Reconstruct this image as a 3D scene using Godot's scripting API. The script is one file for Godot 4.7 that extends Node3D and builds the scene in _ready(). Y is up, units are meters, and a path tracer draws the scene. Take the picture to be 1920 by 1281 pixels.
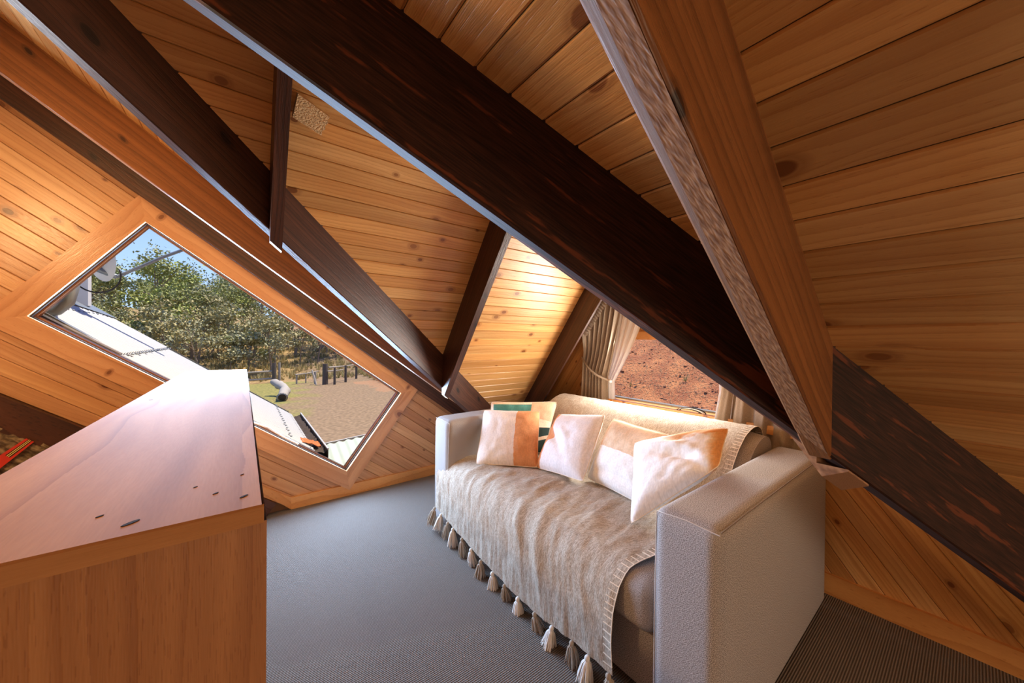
extends Node3D
# A loft under a timber roof: dormer with a window behind a sofa, a tilted window in the gable, a half wall beside the stairs.
# Room axes: u runs towards the gable with the tilted window, v towards the wall behind the sofa, z is height above the carpet.

const UA := 3.134          # gable wall
const VB := 2.42           # dormer wall behind the sofa
const ALPHA := 0.639768    # main roof pitch
const TA := 0.7443
const SLV := 0.551         # plan slope of the valleys
const TB := 1.35082        # dormer roof pitch (tangent)
const KC := 2.015          # main ceiling height at v = 0
const KU := 1.785          # rafter underside height at v = 0
const VR2 := 0.7137        # near face of the near valley beam at v = 0
const VR3 := 1.6386        # near face of the far valley beam at v = 0
const U0 := 1.17615        # dormer ridge
const ZR := 2.6397
const VRIDGE := -1.35      # main ridge
const UBACK := -2.6
const CAM_H := 1.30
const ZG := -2.6           # yard level

var CA := cos(ALPHA)
var SA := sin(ALPHA)
var BETA := atan(TB)
var CB := cos(BETA)
var SB := sin(BETA)
var rng := RandomNumberGenerator.new()
var taken := {}
var M := {}                # materials

func W(u: float, v: float, z: float) -> Vector3:
	return Vector3(v, z, -u)

# ---------------------------------------------------------------- scene helpers
func numbered(called: String) -> String:
	if not taken.has(called):
		taken[called] = 0
		return called
	taken[called] += 1
	return "%s_%03d" % [called, taken[called]]

func tag(o: Node, label := "", category := "", group := "", kind := "") -> Node:
	if label: o.set_meta("label", label)
	if category: o.set_meta("category", category)
	if group: o.set_meta("group", group)
	if kind: o.set_meta("kind", kind)
	return o

func thing(called: String, label: String, category: String, group := "", at := Vector3.ZERO) -> Node3D:
	var o := Node3D.new()
	o.name = numbered(called)
	add_child(o)
	o.position = at
	tag(o, label, category, group)
	return o

func setting(called: String, label: String, category: String) -> Node3D:
	var o := thing(called, label, category)
	o.set_meta("kind", "structure")
	return o

func put(called: String, mesh: Mesh, mat: Material, parent: Node = null) -> MeshInstance3D:
	var o := MeshInstance3D.new()
	o.mesh = mesh
	if mat: o.material_override = mat
	if parent == null or parent == self:
		o.name = numbered(called)
		add_child(o, true)
	else:
		o.name = called
		parent.add_child(o, true)
	return o

# ---------------------------------------------------------------- mesh builder
class MB:
	var p := PackedVector3Array()
	var n := PackedVector3Array()
	var t := PackedVector2Array()
	var c := PackedColorArray()
	var col := Color.WHITE
	func tri(a: Vector3, b: Vector3, d: Vector3, ta := Vector2.ZERO, tb := Vector2.ZERO, td := Vector2.ZERO, out := Vector3.ZERO) -> void:
		var nn := (d - a).cross(b - a)
		if nn.length_squared() < 1e-16: return
		nn = nn.normalized()
		if out != Vector3.ZERO and nn.dot(out) < 0.0:
			nn = -nn
			p.append_array([a, d, b]); t.append_array([ta, td, tb])
		else:
			p.append_array([a, b, d]); t.append_array([ta, tb, td])
		n.append_array([nn, nn, nn]); c.append_array([col, col, col])
	func quad(a: Vector3, b: Vector3, d: Vector3, e: Vector3, out := Vector3.ZERO, uv := Rect2(0, 0, 1, 1)) -> void:
		var u0 := uv.position
		var u1 := uv.position + Vector2(uv.size.x, 0)
		var u2 := uv.position + uv.size
		var u3 := uv.position + Vector2(0, uv.size.y)
		tri(a, b, d, u0, u1, u2, out)
		tri(a, d, e, u0, u2, u3, out)
	# a box given by centre and three half axes, texture laid in metres with the grain along x
	func box(o: Vector3, x: Vector3, y: Vector3, z: Vector3, s := 1.0) -> void:
		var ax := [x, y, z]
		for i in 3:
			for sg in [-1.0, 1.0]:
				var f: Vector3 = ax[i] * sg
				var a: Vector3 = ax[(i + 1) % 3]
				var b: Vector3 = ax[(i + 2) % 3]
				if i == 1:
					var k := a; a = b; b = k
				if i == 0 and a.length() < b.length():
					var k2 := a; a = b; b = k2
				var u: Vector2 = Vector2(a.length(), b.length()) * 2.0 * s
				quad(o + f - a - b, o + f + a - b, o + f + a + b, o + f - a + b, f, Rect2(Vector2(o.x + o.z, o.y) * s, u))
	func mesh() -> ArrayMesh:
		var arr := []
		arr.resize(Mesh.ARRAY_MAX)
		arr[Mesh.ARRAY_VERTEX] = p
		arr[Mesh.ARRAY_NORMAL] = n
		arr[Mesh.ARRAY_TEX_UV] = t
		arr[Mesh.ARRAY_COLOR] = c
		var m := ArrayMesh.new()
		m.add_surface_from_arrays(Mesh.PRIMITIVE_TRIANGLES, arr)
		return m

# smooth sheet: f(i/nx, j/ny) -> Vector3, g(...) -> uv
func sheet(nx: int, ny: int, f: Callable, uv: Callable, wrap := false) -> ArrayMesh:
	var pts := PackedVector3Array()
	var tex := PackedVector2Array()
	for j in ny + 1:
		for i in nx + 1:
			pts.append(f.call(float(i) / nx, float(j) / ny))
			tex.append(uv.call(float(i) / nx, float(j) / ny))
	var nor := PackedVector3Array()
	nor.resize(pts.size())
	var idx := PackedInt32Array()
	for j in ny:
		for i in nx:
			var a := j * (nx + 1) + i
			var b := a + 1
			var d := a + nx + 1
			var e := d + 1
			idx.append_array([a, b, e, a, e, d])
			var q := (pts[e] - pts[a]).cross(pts[b] - pts[a]) + (pts[d] - pts[a]).cross(pts[e] - pts[a])
			for k in [a, b, d, e]: nor[k] += q
	if wrap:
		for j in ny + 1:
			var a := j * (nx + 1)
			var s := nor[a] + nor[a + nx]
			nor[a] = s
			nor[a + nx] = s
	for k in nor.size():
		nor[k] = nor[k].normalized() if nor[k].length_squared() > 1e-20 else Vector3.UP
	var arr := []
	arr.resize(Mesh.ARRAY_MAX)
	arr[Mesh.ARRAY_VERTEX] = pts
	arr[Mesh.ARRAY_NORMAL] = nor
	arr[Mesh.ARRAY_TEX_UV] = tex
	arr[Mesh.ARRAY_INDEX] = idx
	var m := ArrayMesh.new()
	m.add_surface_from_arrays(Mesh.PRIMITIVE_TRIANGLES, arr)
	return m

func tube(path: Array, radii, seg := 10, caps := true) -> ArrayMesh:
	var pp: Array = path
	var n := pp.size()
	var fr := []
	var up := Vector3.UP
	var len := [0.0]
	for i in n:
		var d: Vector3 = (pp[min(i + 1, n - 1)] - pp[max(i - 1, 0)]).normalized()
		if absf(d.dot(up)) > 0.95: up = Vector3.RIGHT if absf(d.x) < 0.9 else Vector3.BACK
		var x := d.cross(up).normalized()
		var y := x.cross(d).normalized()
		up = y
		fr.append([x, y])
		if i > 0: len.append(len[i - 1] + (pp[i] - pp[i - 1]).length())
	var rad := func(i: int) -> float: return radii[i] if radii is Array else radii
	var m := sheet(seg, n - 1 + (2 if caps else 0), func(a: float, b: float) -> Vector3:
		var k := roundi(b * (n - 1 + (2 if caps else 0)))
		var r := 1.0
		if caps:
			if k == 0 or k == n + 1: r = 0.001
			k = clampi(k - 1, 0, n - 1)
		var q: Array = fr[k]
		return pp[k] + (q[0] * cos(a * TAU) + q[1] * sin(a * TAU)) * rad.call(k) * r
		, func(a: float, b: float) -> Vector2:
		return Vector2(len[clampi(roundi(b * (n - 1)), 0, n - 1)], a * 0.3), true)
	return m

# soft upholstery block: half sizes h, edge radius r, optional puff pushed out at the middle of each face
func soft_box(h: Vector3, r: float, puff := Vector3.ZERO, n := 12, uvs := 1.0) -> ArrayMesh:
	var st := SurfaceTool.new()
	st.begin(Mesh.PRIMITIVE_TRIANGLES)
	st.set_smooth_group(0)
	var dirs := [Vector3.RIGHT, Vector3.LEFT, Vector3.UP, Vector3.DOWN, Vector3.BACK, Vector3.FORWARD]
	for d: Vector3 in dirs:
		var a := Vector3(d.y, d.z, d.x).abs()
		var b := d.cross(a)
		var grid := []
		for j in n + 1:
			for i in n + 1:
				var s := edge_step(float(i) / n, h.dot(a.abs()), r)
				var t := edge_step(float(j) / n, h.dot(b.abs()), r)
				var q := d * h + a * s * h.dot(a.abs()) + b * t * h.dot(b.abs())
				var inner := Vector3(clampf(q.x, -h.x + r, h.x - r), clampf(q.y, -h.y + r, h.y - r), clampf(q.z, -h.z + r, h.z - r))
				var off := q - inner
				var nn := off.normalized() if off.length() > 1e-6 else d
				var pt := inner + nn * r
				var w := (1.0 - s * s) * (1.0 - t * t)
				pt += d * puff.dot(d.abs()) * w
				grid.append([pt, nn, Vector2(s * h.dot(a.abs()), t * h.dot(b.abs())) * uvs])
		for j in n:
			for i in n:
				var k := j * (n + 1) + i
				var q4 := [grid[k], grid[k + 1], grid[k + n + 2], grid[k + n + 1]]
				var cw: bool = (q4[2][0] - q4[0][0]).cross(q4[1][0] - q4[0][0]).dot(d) > 0
				for o in ([0, 1, 2, 0, 2, 3] if cw else [0, 2, 1, 0, 3, 2]):
					st.set_normal(q4[o][1])
					st.set_uv(q4[o][2])
					st.add_vertex(q4[o][0])
	return st.commit()

func edge_step(x: float, h: float, r: float) -> float:
	# spends a third of the rows on each rounded edge
	var e := minf(r / maxf(h, 1e-4), 0.9)
	if x < 0.3: return -1.0 + e * x / 0.3
	if x > 0.7: return 1.0 - e * (1.0 - x) / 0.3
	return lerpf(-1.0 + e, 1.0 - e, (x - 0.3) / 0.4)

# flat area laid out in 2D, raised between two heights
func prism(polys: Array, to3: Callable, h0: float, h1: float, mb: MB = null, s := 1.0) -> MB:
	if mb == null: mb = MB.new()
	for poly: PackedVector2Array in polys:
		var ids := Geometry2D.triangulate_polygon(poly)
		var nn: Vector3 = (to3.call(poly[0].x, poly[0].y, 1.0) - to3.call(poly[0].x, poly[0].y, 0.0)).normalized()
		for h in [[h0, -nn], [h1, nn]]:
			for k in range(0, ids.size(), 3):
				var a := poly[ids[k]]
				var b := poly[ids[k + 1]]
				var d := poly[ids[k + 2]]
				mb.tri(to3.call(a.x, a.y, h[0]), to3.call(b.x, b.y, h[0]), to3.call(d.x, d.y, h[0]), a * s, b * s, d * s, h[1] * signf(h1 - h0))
		var mid := Vector2.ZERO
		for q in poly: mid += q / poly.size()
		for k in poly.size():
			var a := poly[k]
			var b := poly[(k + 1) % poly.size()]
			var e := (b - a)
			var o2 := Vector2(e.y, -e.x)
			if Geometry2D.is_polygon_clockwise(poly): o2 = -o2
			var base: Vector3 = to3.call(a.x, a.y, h0)
			var outv: Vector3 = to3.call(a.x + o2.x, a.y + o2.y, h0) - base
			mb.quad(base, to3.call(b.x, b.y, h0), to3.call(b.x, b.y, h1), to3.call(a.x, a.y, h1), outv, Rect2(a.x * s, a.y * s, e.length() * s, absf(h1 - h0) * s))
	return mb

func rect(a0: float, b0: float, a1: float, b1: float) -> PackedVector2Array:
	return PackedVector2Array([Vector2(a0, b0), Vector2(a1, b0), Vector2(a1, b1), Vector2(a0, b1)])

# tongue-and-groove lining: a runs with the grain, b across; every board is a mesh of its own with bevelled long edges
func lining(parent: Node, region: PackedVector2Array, holes: Array, pitch: float, b_from: float, b_to: float, b_ref: float, to3: Callable, mats: Array, bevel := 0.0036, deep := 0.0044, gap := 0.0005) -> int:
	var made := 0
	var i0 := floori((b_from - b_ref) / pitch)
	var i1 := ceili((b_to - b_ref) / pitch)
	var inward: Vector3 = (to3.call(0.0, 0.0, -1.0) - to3.call(0.0, 0.0, 0.0))
	for i in range(i0, i1):
		var lo := b_ref + i * pitch
		var polys: Array = Geometry2D.intersect_polygons(rect(-20, lo + gap, 20, lo + pitch - gap), region)
		for h: PackedVector2Array in holes:
			var left := []
			for q: PackedVector2Array in polys: left.append_array(Geometry2D.clip_polygons(q, h))
			polys = left
		for q: PackedVector2Array in polys:
			if q.size() < 3 or area(q) < 0.0008: continue
			var mb := MB.new()
			var off := Vector2(rng.randf() * 2.0, rng.randf() * 0.32)
			for sub in [[lo, lo + bevel], [lo + bevel, lo + pitch - bevel], [lo + pitch - bevel, lo + pitch]]:
				for r: PackedVector2Array in Geometry2D.intersect_polygons(rect(-20, sub[0], 20, sub[1]), q):
					var ids := Geometry2D.triangulate_polygon(r)
					for k in range(0, ids.size(), 3):
						var v3 := []
						var v2 := []
						for e in 3:
							var w := r[ids[k + e]]
							var edge := minf(w.y - lo, lo + pitch - w.y)
							v3.append(to3.call(w.x, w.y, deep * (1.0 - clampf(edge / bevel, 0.0, 1.0))))
							v2.append(Vector2((w.x + off.x) / 2.0, (w.y - lo + off.y) / 0.4))
						mb.tri(v3[0], v3[1], v3[2], v2[0], v2[1], v2[2], inward)
			if mb.p.size() > 0:
				put("board", mb.mesh(), mats[rng.randi() % mats.size()], parent)
				made += 1
	return made

func area(q: PackedVector2Array) -> float:
	var s := 0.0
	for k in q.size():
		s += q[k].cross(q[(k + 1) % q.size()])
	return absf(s) * 0.5

# sawn timber between two end sections (each: top-left, top-right, bottom-right, bottom-left), lower edges eased
func timber(s0: Array, s1: Array, ease := 0.004) -> ArrayMesh:
	var mb := MB.new()
	var off := Vector2(rng.randf(), rng.randf())
	var rings := []
	for s in [s0, s1]:
		var tl: Vector3 = s[0]
		var tr: Vector3 = s[1]
		var br: Vector3 = s[2]
		var bl: Vector3 = s[3]
		rings.append([tl, tr, br + (tr - br).normalized() * ease, br + (bl - br).normalized() * ease, bl + (br - bl).normalized() * ease, bl + (tl - bl).normalized() * ease])
	var mid := Vector3.ZERO
	for q in rings[0]: mid += q / 12.0
	for q in rings[1]: mid += q / 12.0
	var length: float = (s1[0] - s0[0]).length()
	var run := off.y
	for k in 6:
		var a: Vector3 = rings[0][k]
		var b: Vector3 = rings[0][(k + 1) % 6]
		var d: Vector3 = rings[1][(k + 1) % 6]
		var e: Vector3 = rings[1][k]
		var wide := (b - a).length()
		var outv := (a + b + d + e) / 4.0 - mid
		var u0 := Vector2(off.x, run / 0.5)
		var u1 := Vector2(off.x, (run + wide) / 0.5)
		var ux := Vector2(length / 2.2, 0)
		mb.tri(a, b, d, u0, u1, u1 + ux, outv)
		mb.tri(a, d, e, u0, u1 + ux, u0 + ux, outv)
		run += wide
	for r in rings:
		var cm := Vector3.ZERO
		for q in r: cm += q / 6.0
		for k in 6:
			mb.tri(cm, r[k], r[(k + 1) % 6], Vector2.ZERO, Vector2(0.01, 0.02), Vector2(0.02, 0.0), cm - mid)
	return mb.mesh()

# ---------------------------------------------------------------- materials
func std(color: Color, rough: float, tex: Texture2D = null, height: Texture2D = null, relief := 0.0) -> StandardMaterial3D:
	var m := StandardMaterial3D.new()
	m.albedo_color = color
	m.roughness = rough
	if tex: m.albedo_texture = tex
	if height:
		m.heightmap_enabled = true
		m.heightmap_texture = height
		m.heightmap_scale = relief
	return m

func lin(r: float, g: float, b: float) -> Color:
	return Color(r, g, b).linear_to_srgb()

func noise(seed_: int, freq: float, oct := 2) -> FastNoiseLite:
	var n := FastNoiseLite.new()
	n.seed = seed_
	n.noise_type = FastNoiseLite.TYPE_SIMPLEX_SMOOTH
	n.frequency = freq
	n.fractal_type = FastNoiseLite.FRACTAL_FBM if oct > 1 else FastNoiseLite.FRACTAL_NONE
	n.fractal_octaves = oct
	return n

# flat-sawn timber, 2.0 x 0.4 m, wraps along the grain
func wood(seed_: int, light: Color, dark: Color, core: Color, knots: int, lines: float, contrast: float, flecks: float) -> Array:
	var w := 1024
	var h := 512
	var r := RandomNumberGenerator.new()
	r.seed = seed_
	var wander := noise(seed_, 1.0, 2)
	var tone := noise(seed_ + 1, 1.0, 2)
	var fine := noise(seed_ + 2, 1.0, 1)
	var kn := []
	for k in knots:
		kn.append([r.randf() * 2.0, 0.02 + r.randf() * 0.36, r.randf_range(0.006, 0.016), r.randf() < 0.35])
	var data := PackedByteArray()
	data.resize(w * h * 3)
	var hd := PackedByteArray()
	hd.resize(w * h)
	var R := 2.0 / TAU
	var at := 0
	for y in h:
		var fy := float(y) / h * 0.4
		var near := []
		for k in kn:
			if absf(fy - k[1]) < 0.05: near.append(k)
		for x in w:
			var fx := float(x) / w * 2.0
			var th := fx / R
			var cx := cos(th) * R
			var cy := sin(th) * R
			var yy := fy + 0.016 * wander.get_noise_3d(cx * 1.6, cy * 1.6, fy * 5.0)
			var knot := 0.0
			var halo := 0.0
			for k in near:
				var dx := fx - (k[0] as float)
				if dx > 1.0: dx -= 2.0
				elif dx < -1.0: dx += 2.0
				if absf(dx) > 0.16: continue
				var dy := fy - (k[1] as float)
				var e: float = k[2]
				var r2 := dx * dx / (e * e * 16.0) + dy * dy / (e * e * 5.0)
				if r2 > 6.0: continue
				var push := exp(-r2 * 0.9)
				yy -= signf(dy) * e * 0.9 * push * (1.0 - exp(-absf(dy) / (e * 0.5)))
				var rc := sqrt(dx * dx / (e * e * 2.2) + dy * dy / (e * e))
				knot = maxf(knot, clampf((1.15 - rc) * 3.0, 0.0, 1.0) * (1.0 if k[3] else 0.75))
				halo = maxf(halo, clampf(1.0 - absf(rc - 1.3) * 1.4, 0.0, 1.0) * 0.5)
			var g := yy * lines + 1.3 * tone.get_noise_2d(yy * 9.0, 3.0)
			var saw := g - floorf(g)
			var late := saw * saw * saw
			var wide := tone.get_noise_3d(cx * 1.1, cy * 1.1, yy * 26.0)
			var fl := fine.get_noise_3d(cx * 26.0, cy * 26.0, fy * 900.0)
			var v := clampf(0.28 + late * 0.55 * contrast + wide * 0.42 + fl * 0.10, 0.0, 1.0)
			if fl > 0.62 - flecks: v = minf(1.0, v + 0.35)
			var c := light.lerp(dark, v)
			c = c.lerp(core, maxf(knot, halo * 0.7))
			data[at * 3] = int(clampf(c.r, 0, 1) * 255)
			data[at * 3 + 1] = int(clampf(c.g, 0, 1) * 255)
			data[at * 3 + 2] = int(clampf(c.b, 0, 1) * 255)
			hd[at] = int(clampf(0.6 - late * 0.25 + fl * 0.3 - knot * 0.2, 0, 1) * 255)
			at += 1
	return [ImageTexture.create_from_image(Image.create_from_data(w, h, false, Image.FORMAT_RGB8, data)), ImageTexture.create_from_image(Image.create_from_data(w, h, false, Image.FORMAT_L8, hd))]

# a picture and a relief computed pixel by pixel: f(x, y) in 0..1 -> [Color, height]
func paint(w: int, h: int, f: Callable) -> Array:
	var data := PackedByteArray()
	data.resize(w * h * 3)
	var hd := PackedByteArray()
	hd.resize(w * h)
	var at := 0
	for y in h:
		for x in w:
			var q: Array = f.call((x + 0.5) / w, (y + 0.5) / h)
			var c: Color = q[0]
			data[at * 3] = int(clampf(c.r, 0, 1) * 255)
			data[at * 3 + 1] = int(clampf(c.g, 0, 1) * 255)
			data[at * 3 + 2] = int(clampf(c.b, 0, 1) * 255)
			hd[at] = int(clampf(q[1], 0, 1) * 255)
			at += 1
	return [ImageTexture.create_from_image(Image.create_from_data(w, h, false, Image.FORMAT_RGB8, data)), ImageTexture.create_from_image(Image.create_from_data(w, h, false, Image.FORMAT_L8, hd))]

func rgb(r: int, g: int, b: int) -> Color:
	return Color(r / 255.0, g / 255.0, b / 255.0)

func make_materials() -> void:
	# varnished pine lining
	var pine := wood(11, rgb(231, 184, 122), rgb(188, 131, 74), rgb(136, 84, 44), 9, 55.0, 0.75, -0.2)
	M.pine = []
	for k in [Color(1, 1, 1), Color(0.93, 0.90, 0.86), Color(1, 0.96, 0.90), Color(0.87, 0.82, 0.76), Color(0.97, 0.93, 0.88), Color(0.90, 0.88, 0.85)]:
		var m := std(k, 0.34, pine[0], pine[1], 0.06)
		m.metallic_specular = 0.5
		M.pine.append(m)
	M.pine_trim = std(Color(1.0, 0.93, 0.86), 0.36, pine[0], pine[1], 0.05)
	# plainer, redder pine of the gable lining and the window casing
	var clear := wood(23, rgb(222, 179, 134), rgb(188, 137, 94), rgb(112, 70, 46), 7, 34.0, 0.7, -0.2)
	M.clear = []
	for k in [Color(1, 1, 1), Color(0.92, 0.88, 0.86), Color(0.97, 0.94, 0.90), Color(0.86, 0.80, 0.76)]:
		M.clear.append(std(k, 0.32, clear[0], clear[1], 0.05))
	M.casing = std(Color(0.96, 0.91, 0.90), 0.30, clear[0], clear[1], 0.04)
	# bold-grained pine of the half wall
	var panel := wood(37, rgb(198, 144, 92), rgb(156, 102, 58), rgb(96, 58, 32), 2, 17.0, 0.7, 0.02)
	M.panel = std(Color(0.92, 0.88, 0.84), 0.5, panel[0], panel[1], 0.04)
	var cap := wood(41, rgb(206, 154, 106), rgb(164, 112, 70), rgb(190, 138, 92), 3, 14.0, 1.0, -0.5)
	M.cap = std(Color(1, 1, 1), 0.68, cap[0], cap[1], 0.02)
	M.cap.metallic_specular = 0.22
	# dark stained rafters
	var beam := wood(53, rgb(86, 50, 34), rgb(44, 23, 16), rgb(26, 14, 10), 7, 48.0, 1.0, 0.0)
	M.beam = std(Color(1, 1, 1), 0.42, beam[0], beam[1], 0.10)
	var brown := wood(59, rgb(148, 94, 52), rgb(102, 61, 31), rgb(50, 27, 16), 5, 40.0, 0.9, 0.0)
	M.beam_brown = std(Color(1, 1, 1), 0.40, brown[0], brown[1], 0.07)
	var tan := wood(61, rgb(178, 140, 104), rgb(122, 88, 60), rgb(64, 42, 28), 6, 70.0, 1.0, 0.0)
	M.beam_tan = std(Color(1, 1, 1), 0.45, tan[0], tan[1], 0.10)
	var rub := noise(71, 1.0, 3)
	var grain := noise(72, 1.0, 2)
	var worn := paint(1024, 256, func(x: float, y: float) -> Array:
		var cx := cos(x * TAU) * 0.35
		var cy := sin(x * TAU) * 0.35
		var s := grain.get_noise_3d(cx * 11.0, cy * 11.0, y * 130.0)
		var c := rgb(70, 40, 29).lerp(rgb(32, 18, 13), clampf(0.5 + 0.8 * s, 0, 1))
		var k := rub.get_noise_3d(cx * 2.1, cy * 2.1, y * 13.0) + 0.22 * rub.get_noise_3d(cx * 19.0, cy * 19.0, y * 60.0)
		var band := 1.0 - absf(fposmod(y * 2.0, 1.0) - 0.45) * 2.6
		var t := smoothstep(0.30, 0.42, k * 0.78 + band * 0.16)
		c = c.lerp(rgb(118, 62, 36), t * 0.75)
		return [c, 0.6 + 0.3 * s - 0.3 * t])
	M.beam_worn = std(Color(1, 1, 1), 0.44, worn[0], worn[1], 0.08)
	M.beam_worn.roughness = 0.62
	M.beam_worn.metallic_specular = 0.3
	# rough-sawn face of a rafter
	var saw := noise(81, 1.0, 3)
	var rough := paint(1024, 256, func(x: float, y: float) -> Array:
		var s := saw.get_noise_2d(x * 90.0 + y * 16.0, y * 22.0 - x * 40.0)
		var k := saw.get_noise_2d(x * 120.0, y * 20.0)
		var c := rgb(178, 130, 90).lerp(rgb(116, 77, 50), clampf(0.5 + 0.7 * s + 0.3 * k, 0, 1))
		return [c, 0.5 + 0.5 * s + 0.3 * k])
	M.rough_sawn = std(Color(1, 1, 1), 0.55, rough[0], rough[1], 0.07)
	M.raw_end = std(rgb(232, 208, 170), 0.7, rough[0], rough[1], 0.07)
	M.raw_end.albedo_texture = null
	var ends := paint(256, 256, func(x: float, y: float) -> Array:
		var s := saw.get_noise_2d(x * 22.0 + y * 5.0, y * 46.0)
		var arc := fposmod(sqrt(pow(x - 0.3, 2) + pow(y + 0.9, 2)) * 16.0, 1.0)
		return [rgb(226, 196, 150).lerp(rgb(164, 122, 78), clampf(arc * 0.45 + s * 0.6, 0, 1)), 0.5 + 0.5 * s])
	M.torn_end = std(Color(1, 1, 1), 0.75, ends[0], ends[1], 0.4)
	# ribbed loop carpet, 0.256 m square
	var loop := noise(91, 1.0, 2)
	var carpet := paint(512, 512, func(x: float, y: float) -> Array:
		var wob := 0.018 * loop.get_noise_2d(cos(x * TAU) * 9.0, sin(x * TAU) * 9.0 + y * 40.0)
		var rib := 0.5 - 0.5 * cos((y + wob * 0.1) * TAU * 32.0)
		var knot := 0.5 - 0.5 * cos(x * TAU * 48.0 + floorf(y * 32.0) * 2.4)
		var s := loop.get_noise_3d(cos(x * TAU) * 30.0, sin(x * TAU) * 30.0, y * 200.0)
		var hh := rib * (0.65 + 0.25 * knot) + s * 0.15
		return [rgb(80, 72, 66).lerp(rgb(172, 161, 152), clampf(hh * 0.9 + s * 0.4, 0, 1)), hh])
	M.carpet = std(Color(1.0, 0.99, 0.98), 0.92, carpet[0], carpet[1], 0.35)
	M.carpet.uv1_triplanar = true
	M.carpet.uv1_world_triplanar = true
	M.carpet.uv1_scale = Vector3(1 / 0.256, 1 / 0.256, 1 / 0.256)
	# sofa cloth, 0.12 m square
	var thr := noise(95, 1.0, 2)
	var weave := paint(256, 256, func(x: float, y: float) -> Array:
		var a := 0.5 + 0.5 * sin(x * TAU * 26.0) * sin(y * TAU * 26.0)
		var s := thr.get_noise_2d(x * 44.0, y * 44.0)
		return [rgb(214, 206, 198).lerp(rgb(104, 94, 86), clampf(0.5 - 0.2 * a + 0.9 * s, 0, 1)), 0.5 * a + 0.5 * s + 0.25])
	M.sofa = std(Color(0.94, 0.95, 0.98), 0.95, weave[0], weave[1], 0.035)
	M.sofa.uv1_scale = Vector3.ONE / 0.16
	M.seam = std(rgb(120, 104, 92), 0.9)
	M.piping = std(rgb(205, 198, 192), 0.9)
	# slub weave of the throw, threads run along uv y
	var slub := noise(97, 1.0, 3)
	var throwt := paint(1024, 512, func(x: float, y: float) -> Array:
		var th := sin(TAU * y)
		var tc := cos(TAU * y)
		var s := slub.get_noise_3d(x * 230.0, tc * 2.2, th * 2.2)
		var k := slub.get_noise_3d(x * 110.0, tc * 8.0, th * 8.0)
		var v := clampf(0.5 + 0.22 * sin(x * TAU * 160.0) + 0.6 * s + 0.4 * k, 0, 1)
		return [rgb(228, 219, 204).lerp(rgb(136, 120, 102), v), 1.0 - v])
	M.throw = std(Color(0.97, 0.96, 0.95), 0.95, throwt[0], throwt[1], 0.07)
	M.throw.cull_mode = BaseMaterial3D.CULL_DISABLED
	M.stitch = std(rgb(240, 226, 206), 0.9)
	M.yarn_white = std(rgb(240, 234, 226), 0.95)
	M.yarn_taupe = std(rgb(176, 160, 142), 0.95)
	# linen curtains
	var linen := paint(256, 256, func(x: float, y: float) -> Array:
		var s := slub.get_noise_2d(x * 120.0, y * 9.0) + slub.get_noise_2d(x * 9.0, y * 120.0)
		return [rgb(190, 172, 152).lerp(rgb(152, 132, 112), clampf(0.5 + 0.5 * s, 0, 1)), 0.5 + 0.4 * s])
	M.curtain = std(Color(1, 1, 1), 0.95, linen[0], linen[1], 0.15)
	M.curtain.cull_mode = BaseMaterial3D.CULL_DISABLED
	M.curtain.backlight_enabled = true
	M.curtain.backlight = Color(0.22, 0.19, 0.16)
	M.lining = std(rgb(238, 236, 234), 0.9)
	M.lining.cull_mode = BaseMaterial3D.CULL_DISABLED
	M.lining.backlight_enabled = true
	M.lining.backlight = Color(0.8, 0.8, 0.8)
	# window parts
	M.glass = std(Color(0.30, 0.34, 0.34, 0.02), 0.02)
	M.glass.transparency = BaseMaterial3D.TRANSPARENCY_ALPHA
	M.glass.metallic_specular = 0.04
	M.sash = std(rgb(150, 110, 66), 0.4, clear[0])
	M.gasket = std(rgb(46, 36, 30), 0.6)
	M.cable_white = std(rgb(232, 230, 226), 0.5)
	M.cable_black = std(rgb(28, 26, 26), 0.5)
	M.hole = std(rgb(40, 22, 12), 0.9)
	M.slab = std(rgb(120, 84, 54), 0.8)
	M.plain_lining = std(Color(0.95, 0.92, 0.9), 0.4, pine[0])
	M.plain_lining.uv1_triplanar = true
	M.plain_lining.uv1_world_triplanar = true
	M.plain_lining.uv1_scale = Vector3(0.5, 2.5, 0.5)
	# the yard
	M.zinc = std(rgb(168, 169, 170), 0.55)
	M.zinc.metallic = 0.0
	M.zinc_green = std(rgb(176, 190, 182), 0.5)
	M.zinc_green.metallic = 0.0
	M.galv = std(rgb(128, 134, 138), 0.45)
	M.galv.metallic = 0.4
	M.dish = std(rgb(205, 205, 203), 0.5)
	M.litter = std(rgb(58, 46, 38), 0.95)
	M.rust = std(rgb(178, 96, 54), 0.9)
	M.weathered = std(rgb(150, 140, 128), 0.9)
	M.weathered_dark = std(rgb(84, 74, 66), 0.9)
	M.bark = std(rgb(140, 122, 104), 0.95)
	M.leaf = std(Color(1, 1, 1), 0.7)
	M.leaf.vertex_color_use_as_albedo = true
	M.leaf.cull_mode = BaseMaterial3D.CULL_DISABLED
	M.leaf.backlight_enabled = true
	M.leaf.backlight = Color(0.25, 0.28, 0.10)

# ---------------------------------------------------------------- light and camera
func daylight(called: String, at: Vector3, x: Vector3, towards: Vector3, size: Vector2, color: Color, energy: float) -> void:
	var l := AreaLight3D.new()
	l.name = called
	add_child(l)
	var z := -towards.normalized()
	var y := z.cross(x.normalized()).normalized()
	l.transform = Transform3D(Basis(x.normalized(), y, z), at)
	l.area_size = size
	l.light_color = color
	l.light_energy = energy
	l.area_range = 30.0
	l.shadow_enabled = true

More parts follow.
